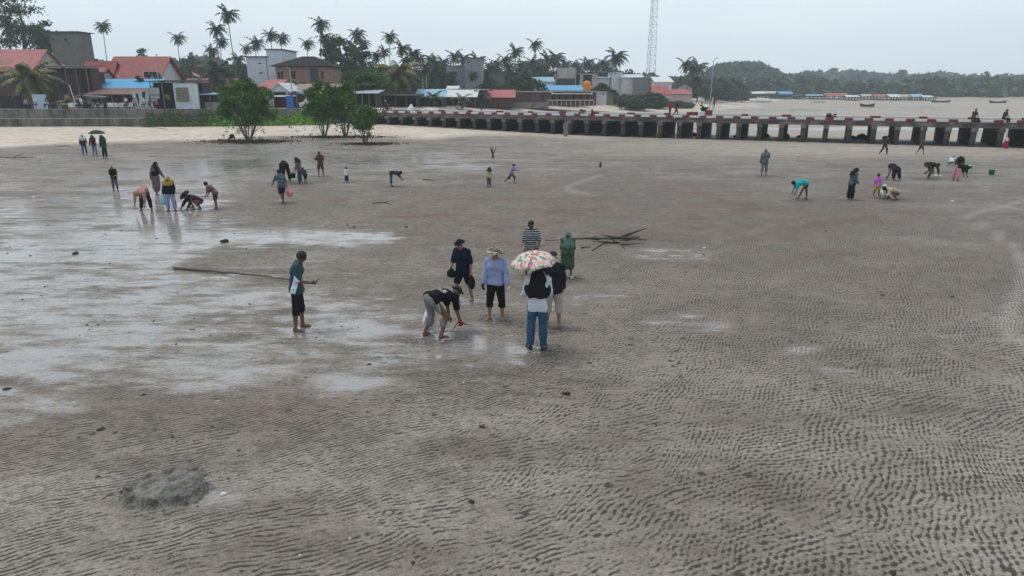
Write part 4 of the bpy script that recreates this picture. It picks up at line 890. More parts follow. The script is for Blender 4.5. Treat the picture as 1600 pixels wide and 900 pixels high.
# px of the crown, py of the crown's centre, distance, crown size factor, words
PALMS = [(587, 92, 150, .85, 'coconut palm peeping over the bright almond tree'), (600, 84, 175, .8, 'coconut palm behind the left of the large yellowing palm'), (635, 100, 140, 1.0, 'low full coconut palm under the row right of the yellowing palm'), (662, 108, 140, .9, 'low coconut palm beside the pale pole'), (775, 104, 200, .9, 'coconut palm just left of the small grey block tower'), (848, 106, 195, .9, 'coconut palm between the tallest slender one and the paired crowns'), (876, 108, 210, .9, 'coconut palm tucked right of the largest crown behind the unfinished building'), (923, 109, 225, .8, 'small coconut palm over the right arch of the unfinished building'), (372, 96, 165, .8, 'low coconut palm behind the left edge of the pale swiftlet house'), (330, 84, 150, .9, 'coconut palm under the left one of the tall pair'), (163, 45, 190, .95, 'lone slender coconut palm against the sky right of the grey block tower'), (275, 63, 190, .85, 'lone coconut palm rising behind the big red gable roof'),
 (338, 50, 140, .95, 'coconut palm with dense dark crown, left one of the tall pair'), (356, 27, 145, 1.05, 'tallest leaning coconut palm of the tall group left of the swiftlet house'), (346, 70, 150, .9, 'lower coconut palm under the tall leaning pair'),
 (384, 80, 180, .8, 'small coconut palm just left of the pale swiftlet house'), (399, 71, 180, .85, 'coconut palm above the left roof of the pale swiftlet house'), (422, 59, 170, .95, 'coconut palm rising over the tall part of the pale swiftlet house'), (441, 64, 175, .85, 'coconut palm just right of the swiftlet house turret'),
 (478, 72, 170, .95, 'coconut palm above the dark hipped roof'), (500, 42, 150, 1.0, 'tall coconut palm above the right end of the dark hipped roof'), (506, 62, 160, .85, 'coconut palm tucked under the tall one by the hipped roof'), (558, 58, 165, .95, 'coconut palm on the right shoulder of the big leafy trees'), (566, 72, 170, .85, 'lower coconut palm on the right edge of the big leafy trees'),
 (608, 62, 165, .85, 'slender coconut palm above the large yellowing palm'), (628, 80, 150, 1.0, 'coconut palm just right of the large yellowing palm crown'), (645, 88, 150, .95, 'coconut palm second right of the large yellowing palm'), (655, 96, 160, .95, 'coconut palm with drooping crown left of the bare poles'), (671, 97, 165, .85, 'narrow coconut palm midway between yellowing palm and grey block house'), (681, 104, 160, .95, 'coconut palm over the dark shrubs left of the grey block house'), (692, 101, 165, .9, 'coconut palm touching the left corner of the grey block house'),
 (707, 92, 170, .95, 'coconut palm over the left part of the grey block house'), (725, 95, 175, .85, 'coconut palm behind the middle of the grey block house'), (745, 98, 175, .95, 'coconut palm behind the right end of the grey block house'), (765, 108, 190, .85, 'coconut palm right of the grey block house'),
 (788, 97, 190, 1.0, 'dense coconut palm left of the two slender tall ones'), (793, 108, 185, .8, 'low coconut palm below the dense one by the red shed roof'), (805, 83, 190, .9, 'tall coconut palm leaning left with a long bare stem'), (813, 105, 185, .95, 'coconut palm between the two slender tall stems'), (834, 73, 190, .85, 'tallest slender coconut palm in the middle of the village'), (832, 103, 180, 1.05, 'dense coconut palm under the tallest slender one'),
 (856, 98, 200, 1.05, 'coconut palm left of the paired dense crowns behind the unfinished building'), (869, 93, 200, 1.2, 'largest coconut palm crown behind the unfinished building'), (884, 103, 215, .85, 'small coconut palm over the unfinished roof'), (896, 106, 225, .75, 'tiny far coconut palm over the unfinished roof'), (905, 108, 225, .75, 'second tiny far coconut palm over the unfinished roof'), (916, 102, 215, .9, 'coconut palm above the right of the unfinished roof'), (931, 107, 220, .9, 'pale coconut palm left of the white turret'), (942, 103, 215, .95, 'coconut palm by the white turret'), (950, 112, 220, .8, 'short coconut palm against the white turret'),
 (963, 92, 175, 1.25, 'large lone coconut palm with a long bare trunk beside the white turret'), (1070, 104, 200, 1.0, 'left coconut palm of the pair above the red roofed house'), (1080, 112, 200, .9, 'middle coconut palm above the red roofed house'), (1090, 108, 205, 1.1, 'right coconut palm above the red roofed house'), (1086, 128, 195, 1.0, 'low coconut palm beside the red roofed house'), (1098, 142, 190, .9, 'stubby coconut palm by the beach right of the red roofed house'),
 (1124, 130, 235, .95, 'leftmost coconut palm of the shore row under the hill'), (1136, 138, 235, .85, 'second coconut palm of the shore row under the hill'), (1149, 131, 240, .95, 'third coconut palm of the shore row under the hill'), (1161, 136, 245, .9, 'rightmost coconut palm of the shore row under the hill'), (12, 45, 150, 1.2, 'coconut palm leaning at the left edge beneath the tall tree'), (820, 118, 170, .9, 'short coconut palm among the shrubs by the long maroon house'), (738, 122, 140, .8, 'short coconut palm in front of the grey block house'), (700, 122, 150, .9, 'short coconut palm at the left foot of the grey block house')]
for i, (px, py, Y, cs, lab) in enumerate(PALMS):
    Y = Y*1.0; pr = PROT[i % 4]; c = at(px, py, Y); gz = tz(c.x, Y); H_ = c.z-gz+.6; s = cs*.92*(Y/175)
    lean = (.05, -.04, .11, .0)[i % 4]; sz = H_/14
    o = copy_tree(pr) if pr.name in used else pr; used.add(pr.name)
    o['label'] = lab; o['group'] = 'coconut palms of the village'; rz_ = rng.uniform(-.8, .8); s *= rng.uniform(.8, .98); sz = sz; o.rotation_euler.z = rz_; o.location = (c.x-lean*14*s*math.cos(rz_), Y, gz)
    # the crown keeps its size, the trunk takes the height
    o.scale = (s, s, s)
    for ch in o.children:
        if ch.name.startswith('trunk'): ch.scale = (1, 1, sz/s)
        else: ch.location = (0, 0, (H_/s-14))
# near palms with their own shapes
def palm_at(px, py, Y, cr, label, **kw):
    c = at(px, py, Y); gz = tz(c.x, Y); h_ = c.z-gz; t = make_palm(h_, cr, label, **kw); t.location = (c.x-kw.get('lean', .06)*h_, Y, gz); return t
palm_at(45, 122, 96, 4.6, 'large coconut palm with yellowing lower fronds in front of the dark red building at left', mat=PALM_Y, n=30, wind=.1, lean=.02, leaflets=30, trunk_r=.2)
palm_at(108, 160, 93, 2.4, 'low young palm with drooping brownish fronds beside the dark red shop', mat=PALM_Y, n=16, wind=.1, lean=.0, leaflets=20)
palm_at(622, 118, 112, 4.9, 'large coconut palm with yellowing fronds where the jetty meets the shore', mat=PALM_Y, n=28, wind=.3, lean=-.02, leaflets=30, trunk_r=.2)
palm_at(340, 112, 118, 4.6, 'wide dark coconut palm in the gap between red roofs and swiftlet house', n=26, wind=.1, lean=.02, leaflets=24)
palm_at(677, 152, 108, 2.3, 'young dark palm growing beside the jetty road', n=16, wind=.1, lean=.0, leaflets=18)
palm_at(722, 155, 112, 2.2, 'young palm in front of the pale awnings beside the jetty', n=16, wind=.2, lean=.0, leaflets=18, mat=PALM_Y)
palm_at(752, 150, 118, 2.4, 'young palm in front of the red shed roof beside the jetty', n=16, wind=.2, lean=.0, leaflets=18)
# broad leaved trees: px, py of the top, width px, distance, shape, leaves, words
def tree_at(px, top, wpx, Y, kind, mat, label, dens=1.0, leaf=None, name='broadleaf_tree', tf=.35, group=None):
    c = at(px, top, Y); gz = tz(c.x, Y); w_ = wpx/ppm(Y, c.z); t = make_tree(name, c.z-gz, w_, kind, mat, label, dens=dens, leaf=leaf or max(.16, Y*.0021), trunk_frac=tf)
    t.location = (c.x, Y, gz); t.rotation_euler.z = random.random()*6
    if group: t['group'] = group
    return t
TREES = [(18, -22, 90, 135, 'layered', LEAF, 'very tall spreading tree at the left edge reaching out of the picture', 1.6, .3), (62, 33, 46, 140, 'layered', LEAF, 'dark layered tree between the tall left tree and the grey block tower', 1.2, .3),
 (530, 52, 62, 150, 'round', LEAF, 'tall dense dark tree behind the brick house, left half of the big clump', 1.6, .25), (552, 60, 50, 155, 'round', LEAF, 'tall dense dark tree behind the brick house, right half of the big clump', 1.4, .25), (517, 76, 44, 145, 'round', LEAF, 'dark tree hugging the right end of the hipped roof', 1.2, .25),
 (222, 74, 26, 190, 'layered', FERN, 'thin airy tree behind the big red gable roof', .7, .3), (40, 92, 60, 125, 'round', LEAF, 'dark tree behind the red roofs at far left', 1, .2), (150, 88, 40, 170, 'round', LEAF, 'dark tree between the grey block tower and the red gable', 1, .2),
 (255, 96, 50, 150, 'round', LEAF, 'dark bushy tree behind the right slope of the red gable', 1, .15), (298, 88, 60, 165, 'round', FERN, 'grey green tree behind the low red roof', 1, .15), (325, 96, 56, 150, 'round', LEAF, 'dark tree left of the wide dark palm', 1.1, .15), (368, 100, 50, 150, 'round', LEAF, 'dark tree against the left wall of the pale swiftlet house', 1.1, .15),
 (221, 117, 22, 107, 'round', LEAF, 'small dark bush tree above the blue tarpaulin', .8, .2),
 (590, 98, 60, 140, 'round', LEAF, 'dark tree behind the bright almond tree', 1.2, .2), (640, 98, 62, 150, 'round', LEAF, 'dark tree right behind the large yellowing palm', 1.2, .15), (686, 106, 52, 145, 'round', LEAF, 'rounded dark tree left of the grey block house', 1.2, .1), (660, 112, 50, 140, 'round', FERN, 'grey green tree under the row of palms', 1, .1),
 (760, 126, 40, 150, 'round', LEAF, 'dark tree at the right foot of the grey block house', 1, .15), (822, 122, 56, 140, 'round', LEAF, 'large dark bush tree over the long maroon house', 1.4, .15), (800, 124, 40, 155, 'round', FERN, 'grey green tree beside the red shed roof', 1, .15), (940, 132, 30, 165, 'round', LEAF, 'dark bush tree right of the orange tank', 1.1, .15), (955, 140, 22, 165, 'round', FERN, 'small tree under the lone tall palm', 1, .15),
 (980, 149, 50, 160, 'round', FERN, 'spreading shrub tree left of the white houses', 1, .1), (1005, 150, 48, 160, 'round', LEAF, 'spreading shrub tree in front of the white houses', 1, .1), (1024, 146, 36, 158, 'round', FERN, 'low shrub tree before the red gable', 1, .1), (995, 154, 50, 150, 'round', LEAF, 'low dark thicket tree beside the sandy bank', 1.1, .05),
 (1076, 130, 40, 205, 'round', LEAF, 'dark tree behind the red roofed house', 1, .1), (1105, 126, 46, 215, 'round', FERN, 'olive tree beside the tall lamp post', 1.2, .1), (1120, 140, 40, 225, 'round', LEAF, 'dark tree at the head of the shore row of palms', 1, .1), (1145, 143, 60, 250, 'round', FERN, 'low spreading tree under the shore palms', 1, .1),
 (470, 128, 40, 118, 'round', LEAF, 'dark shrub tree under the brick house', .8, .2), (650, 132, 50, 125, 'round', LEAF, 'dark shrub tree behind the shop roofs near the jetty', 1, .1), (1060, 160, 40, 165, 'round', FERN, 'low green shrub tree on the bank below the red roofed house', 1, .05), (1012, 158, 60, 160, 'round', FERN, 'low green shrub tree on the bank behind the jetty', 1, .05)]
for T_ in TREES: tree_at(*T_[:7], dens=T_[7], tf=T_[8])
tree_at(573, 108, 62, 104, 'layered', LEAF2, 'bright green layered almond tree beside the start of the jetty', 2.2, .24, tf=.3)
tree_at(548, 112, 40, 102, 'layered', LEAF2, 'smaller bright green tree touching the almond tree on its left', 1.6, .22, tf=.3)
gap2 = [(px, 108+5*math.sin(px*.7), 30, 186+9*math.sin(px)) for px in list(range(572, 700, 17))+list(range(752, 862, 16))+list(range(284, 384, 15))]
gap = gap2+[(px, 112+6*math.sin(px*.3), 46, 238+16*math.sin(px)) for px in range(-420, 1000, 34)]
pr = [make_tree('broadleaf_tree', 9, 9, 'round', LEAF, 'x', dens=1.1, leaf=.45, trunk_frac=.1), make_tree('broadleaf_tree', 9, 9, 'round', FERN, 'x', dens=1.1, leaf=.45, trunk_frac=.1)]
for i, (px, top, wpx, Y) in enumerate(gap):
    c = at(px, top, Y); gz = tz(c.x, Y); s = (c.z-gz)/9
    place(pr[i % 2], used, c.x, Y, gz, s*1.15, i*1.3, 'rounded green tree in the background belt behind the village roofs', 'background trees behind the village', s)
# mangroves on the sand
def mangrove(px, base, top, wpx, label, stems=7, dens=1.0, lift=.28, tone=MANG):
    p = onT(px, base); c = at(px, top, p.y); h_ = c.z-p.z; w_ = wpx/ppm(p.y, 3); t = thing('mangrove', label, 'mangrove', p); m = MB()
    for i in range(stems):
        a = i*2.4; rr = w_*.13; e = Vector((math.cos(a)*w_*.30, math.sin(a)*w_*.30, h_*random.uniform(.5, .8)))
        m.tube([(math.cos(a)*.1, math.sin(a)*.1, -.1), (math.cos(a)*rr, math.sin(a)*rr, h_*.18), (e.x*.7, e.y*.7, h_*.36), e], [.06, .045, .035, .012], 6)
        for j in range(3):
            b = Vector((math.cos(a+j)*rr*.9, math.sin(a+j)*rr*.9, h_*(.14+.06*j))); m.tube([b, b+Vector((math.cos(a+j*2)*w_*.2, math.sin(a+j*2)*w_*.2, h_*.12))], [.025, .006], 4)
    m.build('trunk', plain('grey_bark', (.16, .15, .13), .9), t, True)
    nc = int(250*dens); u = rng.normal(size=(nc, 3)); u /= np.linalg.norm(u, axis=1)[:, None]; rr = rng.uniform(.25, 1, (nc, 1))**.45
    cz = h_*(1+lift)/2; lob = .78+.5*vnoise3(u*1.7+base*.37+9)[:, None]; c_ = u*rr*lob*np.array([w_*.50, w_*.50, h_*(1-lift)/2*1.0]); c_[:, 2] += cz
    c_[:, :2] *= (1+.25*np.sin(c_[:, 2:3]*3.1+np.array([[0, 2]])))*np.clip(1.12-.35*((c_[:, 2:3]-cz)/(h_*.4)), .6, 1.3)
    P_ = (c_[:, None]+rng.normal(size=(nc, 40, 3))*np.array([.15, .15, .11])).reshape(-1, 3)
    V, F = quads(P_, np.full(len(P_), .115), .6)
    m2 = rng.normal(size=(int(26*dens), 3))*np.array([w_*.3, w_*.3, .12*h_])+np.array([0, 0, h_*.22]); P2 = (m2[:, None]+rng.normal(size=(len(m2), 14, 3))*.10).reshape(-1, 3)
    V2, F2 = quads(P2, np.full(len(P2), .09), .6); V, F = join_m([(V, F), (V2, F2)]); mesh_obj('crown', V, F, tone, t)
    return t, p
mangrove(389, 221, 121, 78, 'large bushy mangrove standing alone on the sand, widest of the four', 11, 1.5)
mangrove(507, 214, 128, 50, 'slim mangrove left of the clump of three near the jetty', 7, 1.0, .3)
mangrove(540, 213, 132, 46, 'middle mangrove of the clump near the jetty', 9, .9, .32)
mangrove(571, 224, 165, 36, 'small mangrove nearest the jetty end', 6, .55, .35, LEAF2)
def debris(label, px, py, w_, d_):
    p = onT(px, py); t = thing('leaf_litter', label, 'leaf litter', p); P_ = rng.normal(size=(1500, 3))*np.array([w_*.3, d_*.3, .025]); P_[:, 2] = abs(P_[:, 2])+.01
    V, F = quads(P_, np.full(1500, .11), 0); mesh_obj('litter', V, F, plain('brown_litter', (.07, .05, .035), .9), t)
    t2 = t; 
debris('dark ring of fallen leaves round the foot of the large mangrove', 392, 221, 7, 4); debris('dark leaf litter under the two mangroves near the jetty', 528, 214, 8, 3); debris('thin leaf litter under the smallest mangrove', 577, 225, 3.5, 2)
def creeper(px0, px1, y0, y1, label, dens=1.0, mat=CREEP):
    a = onT(px0, y1); b = onT(px1, y1); n_ = int(abs(b.x-a.x)*520*dens); X = rng.uniform(a.x, b.x, n_); wy = wall_y(X)
    base = min(a.y, b.y); f = rng.uniform(0, 1, n_)**.8; Y = base+(wy-.1-base)*f; Z = terrain(X, Y)+rng.uniform(0, 1, n_)*(.22+f**1.3*2.0)*(.35+vnoise2(X*.6, Y*.6, 2))
    V, F = quads(np.stack([X, Y, Z], 1), np.full(n_, .17), .8); o = mesh_obj('creeper', V, F, mat); tag(o, label, 'creeper', kind='stuff')
creeper(322, 520, 176, 193, 'bright green creeper covering the foot of the seawall behind the large mangrove', 1.4); creeper(225, 330, 180, 193, 'sparse green creeper on the seawall below the dark shack', .8, LEAF2); creeper(580, 596, 170, 188, 'green creeper beside the land end of the jetty', .6)
# ------------------------------------------------------------------ walls, jetty, buildings
def corrugated(name, col, sc=9, rust=.3, axis='x', rough=.5, var=.15):
    m = NM(name); s_ = m.n('ShaderNodeSeparateXYZ', i_0=m.obj()); v = m.math('SINE', m.math('MULTIPLY', s_.outputs[{'x': 0, 'y': 1, 'z': 2}[axis]], sc*2*math.pi)); n_ = m.noise(m.obj(), 1.3, 5, .65)
    c = m.mix(m.mr(n_, .35, .7), tuple(x*(1-var) for x in col), tuple(min(1, x*(1+var)) for x in col)); c = m.mix(m.math('MULTIPLY', m.mr(m.noise(m.obj(), 2.7, 6, .7, (1, 1, .4)), .52, .72), rust), c, (.12, .06, .035))
    return m.set(c, rough, v, .5, .02)
def tiles(name, col, rust=.3):
    m = NM(name); p = m.obj(); s_ = m.n('ShaderNodeSeparateXYZ', i_0=p); v = m.math('ADD', m.math('SINE', m.math('MULTIPLY', s_.outputs[0], 24)), m.math('FRACT', m.math('MULTIPLY', s_.outputs[1], 2.2)))
    n_ = m.noise(p, .7, 5, .7); c = m.mix(m.mr(n_, .35, .7), col, tuple(x*.6 for x in col)); c = m.mix(m.math('MULTIPLY', m.mr(m.noise(p, 5, 4, .7), .5, .75), rust), c, (.16, .12, .10))
    rows = m.mr(m.math('FRACT', m.math('MULTIPLY', s_.outputs[1], 2.2)), .0, .12); c = m.mix(m.math('MULTIPLY', m.math('SUBTRACT', 1.0, rows), .3), c, (.10, .03, .03)); return m.set(c, .65, v, .4, .03)
def bricks(name, c1, c2, mort, sc=1.0, rough=.85):
    m = NM(name); tc_ = m.obj(); s_ = m.n('ShaderNodeSeparateXYZ', i_0=tc_); cb = m.n('ShaderNodeCombineXYZ'); m.put(cb.inputs[0], m.math('ADD', s_.outputs[0], s_.outputs[1])); m.put(cb.inputs[1], s_.outputs[2])
    b = m.n('ShaderNodeTexBrick', i_Scale=sc); m.put(b.inputs['Vector'], cb.outputs[0]); m.put(b.inputs['Color1'], c1); m.put(b.inputs['Color2'], c2); m.put(b.inputs['Mortar'], mort); b.inputs['Brick Width'].default_value = .42; b.inputs['Row Height'].default_value = .21; b.inputs['Mortar Size'].default_value = .02
    n_ = m.noise(tc_, .8, 5, .65); c = m.mix(m.mr(n_, .4, .8), b.outputs[0], m.mix(1, b.outputs[0], (.6, .58, .56), 'MULTIPLY')); return m.set(c, rough, b.outputs['Fac'], -.3, .01)
conc = NM('weathered_concrete'); _p = conc.obj(); _a = conc.noise(_p, .8, 6, .7, (1, 1, .35)); _b = conc.noise(_p, 6, 4, .7)
conc = conc.set(conc.mix(conc.mr(_a, .38, .66), (.185, .17, .15), (.05, .047, .042)), .9, _b, .5, .03)
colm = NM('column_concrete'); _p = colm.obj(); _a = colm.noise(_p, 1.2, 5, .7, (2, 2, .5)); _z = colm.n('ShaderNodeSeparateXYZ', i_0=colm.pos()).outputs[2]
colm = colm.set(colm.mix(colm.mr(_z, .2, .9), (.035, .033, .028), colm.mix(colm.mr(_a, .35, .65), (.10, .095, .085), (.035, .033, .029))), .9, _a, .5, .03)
pale_conc = plain('pale_concrete', (.36, .35, .33), .85, .3, 1.5); plaster = plain('white_plaster', (.60, .62, .64), .8, .22, .9); plaster2 = plain('grey_white_plaster', (.56, .61, .68), .8, .2, .8); cream_p = plain('cream_plaster', (.45, .40, .33), .8, .25, 1)
red_roof = tiles('red_roof', (.28, .040, .040), .55); pink_roof = tiles('faded_red_roof', (.38, .10, .10), .5); brown_roof = tiles('brown_tile_roof', (.16, .065, .05), .5); dark_roof = plain('dark_roof', (.028, .024, .024), .95, .35, 1.2, spec=.1)
blue_roof = corrugated('blue_roof', (.07, .28, .52), 5, .05, var=.1); ltblue = corrugated('light_blue_roof', (.22, .42, .52), 5, .15); zinc = corrugated('zinc_sheet', (.42, .46, .50), 6, .25); zinc_w = corrugated('white_zinc', (.55, .58, .60), 5, .15); rustz = corrugated('rusty_zinc', (.26, .17, .13), 5, .6)
block_w = bricks('grey_blockwork', (.17, .168, .155), (.14, .138, .13), (.11, .11, .105)); block_b = bricks('blue_grey_blockwork', (.24, .26, .29), (.20, .22, .245), (.27, .28, .30), .9); brick_w = bricks('red_brick', (.30, .15, .11), (.24, .115, .085), (.30, .25, .22), 1.2)
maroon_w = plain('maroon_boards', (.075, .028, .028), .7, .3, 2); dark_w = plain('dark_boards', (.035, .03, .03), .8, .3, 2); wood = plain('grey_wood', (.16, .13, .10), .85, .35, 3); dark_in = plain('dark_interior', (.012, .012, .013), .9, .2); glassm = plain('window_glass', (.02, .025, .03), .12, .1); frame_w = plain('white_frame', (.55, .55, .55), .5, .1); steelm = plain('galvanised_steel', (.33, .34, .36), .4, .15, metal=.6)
redp = plain('red_paint', (.18, .025, .032), .55, .3, 4); whitep = plain('white_paint', (.66, .66, .66), .55, .2, 4)
PZ = 2.32
def seawall():
    t = thing('seawall', 'long grey two tiered concrete seawall with buttress posts along the beach', 'sea wall', (0, 0, 0)); ang = math.atan2(3.3, 46.7)
    m = MB(); L0, L1 = -190, 0
    def seg(x0, x1, y0, y1, z0, z1, mb, mm=0, bev=0): mb.box(x0, x1, y0, y1, z0, z1, mm, rot=ang, c=(-17.3, 90.3, 0), bev=bev)
    seg(L0, L1, 0, .35, 0, 2.40, m); seg(L0, L1, -.30, -.002, 0, 1.36, m, bev=.02); m.build('wall', conc, t)
    m = MB(); seg(L0, L1, -.40, -.003, 1.362, 1.44, m, bev=.02); m.build('ledge', pale_conc, t)
    for i in range(42):
        x = -i*1.62-.4; p = MB(); seg(x-.09, x+.09, -.46, -.302, .1, 1.36, p, bev=.02); (seg(x-.07, x+.07, -.10, -.003, 1.444, 2.34, p, bev=.01) if i % 5 == 2 else None); p.build('buttress', conc, t)
    m = MB(); seg(L0, L1, -.36, .02+.0, 1.422, 1.50, m, bev=.02) if False else None
    c = MB(); seg(L0, L1, -.05, .42, 2.402, 2.50, c, bev=.02); c.build('coping', conc, t)
    g_ = MB(); seg(L0, L1+5, .36, 9.5, 1.9, PZ, g_); o = g_.build('promenade', plain('promenade_concrete', (.26, .25, .23), .9, .25, .6)); tag(o, kind='structure')
seawall()
JA = Vector((-18.2, 88.0+0, 0)); JB = Vector((66, 49.7, 0))        # seaward edge of the jetty
def jetty_pt(s, off=0):
    d = (JB-JA).normalized(); n_ = Vector((-d.y, d.x, 0)); return JA+d*s+n_*off
darkc = plain('shade_dark_concrete', (.009, .009, .008), .95, .4, 1)  # near-black: the shade under the deck is put into this colour
deckc = NM('deck_concrete'); _p = deckc.obj(); _a = deckc.noise(_p, 1.1, 6, .7, (.6, 1, 1.6)); deckc = deckc.set(deckc.mix(deckc.mr(_a, .40, .68), (.045, .042, .038), (.20, .19, .17)), .9, _a, .5, .03)
def jetty():
    d = (JB-JA).normalized(); ang = math.atan2(d.y, d.x); L_ = (JB-JA).length; W_ = 7.0
    t = thing('jetty', 'long low concrete jetty on square columns with red and white kerbs crossing the flat', 'jetty', JA, ang)
    m = MB(); m.box(-6, L_, .0, W_, 1.84, 2.10, bev=.02); m.box(-6, L_, -.12, .06, 1.62, 2.06, bev=.02); m.box(-6, L_, W_-.06, W_+.12, 1.62, 2.06, bev=.02); m.build('deck', deckc, t)
    n_ = int(L_/1.98)
    for i in range(n_):
        x = 1.2+i*1.98+random.uniform(-.06, .06); b = MB(); b.box(x-.25, x+.25, -.25, W_+.2, 1.30, 1.618, bev=.02); cp = b.build('crossbeam', conc, t)
        zb = tz(*(jetty_pt(x).xy))-.3
        for y0 in (-.12, W_-.35):
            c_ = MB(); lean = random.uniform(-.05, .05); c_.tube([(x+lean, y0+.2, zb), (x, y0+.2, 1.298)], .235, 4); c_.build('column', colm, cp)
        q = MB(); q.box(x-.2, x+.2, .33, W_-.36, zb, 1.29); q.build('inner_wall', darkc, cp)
    for nm, y in (('kerb', .02), ('kerb', W_-.24)):
        k = MB(); x = -6.0; i = 0
        while x < L_:
            e = min(x+(.72 if i % 2 == 0 else .95), L_); h_ = 2.31; mi = i % 2 if y < 1 else (1 if i % 5 else 0); k.box(x, e-.012, y, y+.22, 2.10, h_, mi, bev=.02); x = e; i += 1
        k.build(nm, [redp, whitep], t)
    st = MB(); st.box(-6, L_, -.14, -.121, 2.0, 2.05); st.build('drip_edge', redp, t)
jetty()
def on_deck(px, Y=None, off=2.0):
    """place on the jetty deck under a photo column"""
    best = min((jetty_pt(s, off) for s in np.linspace(-6, 92, 1500)), key=lambda p: abs((p.x/(p.y*cP+(CAMZ-2.1)*sP))*FPX+800-px)); return Vector((best.x, best.y, 2.104))
def windows(parent, front, lst, Y):
    for (a, b, y0, y1, kind) in lst:
        A = at(a, y1, Y); B = at(b, y0, Y)
        if parent.get('_w') and (A.x-parent.location.x < -parent['_w'] or B.x-parent.location.x > parent['_w']): continue
        x0, x1, z0, z1 = A.x-parent.location.x, B.x-parent.location.x, A.z-parent.location.z, B.z-parent.location.z; f = front
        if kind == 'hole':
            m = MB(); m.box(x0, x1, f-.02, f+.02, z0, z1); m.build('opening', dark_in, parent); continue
        nm = 'door' if kind == 'door' else 'window'; e = .07; m = MB()
        m.box(x0-e, x0, f-.06, f+.05, z0, z1); m.box(x1, x1+e, f-.06, f+.05, z0, z1); m.box(x0-e, x1+e, f-.07, f+.05, z1, z1+e); m.box(x0-e, x1+e, f-.10, f+.05, z0-e, z0)
        if kind != 'door': m.box((x0+x1)/2-.02, (x0+x1)/2+.02, f-.05, f-.012, z0, z1)
        w_ = m.build(nm, frame_w if kind != 'dark' else dark_w, parent); m = MB(); m.box(x0, x1, f-.01, f+.03, z0, z1); m.build('pane' if kind != 'door' else 'panel', glassm if kind != 'door' else dark_w, w_)
def house(name, label, px0, px1, yw, Y, depth=8, roof='gable_x', yr=None, wall=plaster, rmat=red_roof, wins=(), over=.45, gz=None, cat='house', slope=None, thick=.12, fascia=None):
    """px0..px1: walls in the photo; yw: top of the front wall; yr: top of the roof"""
    a = at(px0, yw, Y); b = at(px1, yw, Y)      # the photo's width holds the front and the side one sees
    full = b.x-a.x; off_ = abs((px1 if px1 < 800 else px0)-800)/FPX
    if px1 < 300 and px0 > 50 and off_ > .02:
        depth = min(depth, max(1.2, .33*full/off_)) if name != 'shop_house' else depth
        if px1 < 800: b.x = at(px1, yw, Y+depth).x
        else: a.x = at(px0, yw, Y+depth).x
    cx = (a.x+b.x)/2; z0 = (tz(cx, Y) if gz is None else gz)-.15; w_ = (b.x-a.x)/2; hz = a.z-z0
    t = thing(name, label, cat, (cx, Y, z0)); yr = yr if yr is not None else yw-8
    if roof in ('gable_x', 'hip'):
        rz = at(px0, yr, Y+depth/2).z-z0
    else: rz = at(px0, yr, Y).z-z0
    m = MB(); m.box(-w_, w_, 0, depth, 0, hz, bev=.0)
    r = MB(); o = over; tk = thick
    def slab(q, th=tk):      # q: four corners of the upper face, counter clockwise from above
        b_ = [Vector(v)-Vector((0, 0, th)) for v in q]; r.add(list(q)+b_, [(0, 1, 2, 3), (7, 6, 5, 4), (0, 4, 5, 1), (1, 5, 6, 2), (2, 6, 7, 3), (3, 7, 4, 0)])
    h1 = hz+tk+.01
    if roof == 'gable_x':
        dz = (rz-h1)*o/(depth/2); e = h1-dz
        slab([(-w_-o, -o, e), (w_+o, -o, e), (w_+o, depth/2, rz), (-w_-o, depth/2, rz)]); slab([(-w_-o, depth/2+.004, rz), (w_+o, depth/2+.004, rz), (w_+o, depth+o, e), (-w_-o, depth+o, e)])
        for s_ in (-1, 1): m.add([(s_*w_, .0, hz), (s_*w_, depth, hz), (s_*w_, depth/2, rz-tk-.03)], [(0, 1, 2)])
    elif roof == 'gable_y':
        dz = (rz-h1)*o/w_; e = h1-dz
        slab([(-w_-o, -o, e), (0, -o, rz), (0, depth+o, rz), (-w_-o, depth+o, e)]); slab([(.004, -o, rz), (w_+o, -o, e), (w_+o, depth+o, e), (.004, depth+o, rz)])
        m.add([(-w_, -.001, hz), (w_, -.001, hz), (0, -.001, rz-tk-.03)], [(0, 1, 2)])
    elif roof == 'hip':
        k = min(w_*.75, depth/2); A_ = [(-w_-o, -o, h1), (w_+o, -o, h1), (w_+o, depth+o, h1), (-w_-o, depth+o, h1), (-w_+k, depth/2, rz), (w_-k, depth/2, rz)]
        r.add(A_+[(x, y, z-.10) for x, y, z in A_[:4]], [(0, 1, 5, 4), (1, 2, 5), (2, 3, 4, 5), (3, 0, 4), (0, 6, 7, 1), (1, 7, 8, 2), (2, 8, 9, 3), (3, 9, 6, 0), (9, 8, 7, 6)])
    elif roof == 'shed':      # yr = height of the back edge, minus = rises to the back
        zb = at(px0, yr, Y+depth).z-z0; slab([(-w_-o, -o, h1), (w_+o, -o, h1), (w_+o, depth+o, zb), (-w_-o, depth+o, zb)])
    elif roof == 'slope_x':   # falls from the left edge to the right edge
        slab([(-w_-o, -o, rz), (w_+o, -o, h1), (w_+o, depth+o, h1), (-w_-o, depth+o, rz)]); m.add([(-w_, -.001, hz), (w_, -.001, hz), (-w_, -.001, rz-tk-.03)], [(0, 1, 2)])
    elif roof == 'slope_xr':
        slab([(-w_-o, -o, h1), (w_+o, -o, rz), (w_+o, depth+o, rz), (-w_-o, depth+o, h1)]); m.add([(-w_, -.001, hz), (w_, -.001, hz), (w_, -.001, rz-tk-.03)], [(0, 1, 2)])
    elif roof == 'flat': slab([(-w_-o, -o, h1), (w_+o, -o, h1), (w_+o, depth+o, h1), (-w_-o, depth+o, h1)])
    m.build('wall', wall, t); r.build('roof', rmat, t)
    t['_w'] = w_; windows(t, -.001, wins, Y); del t['_w']; return t
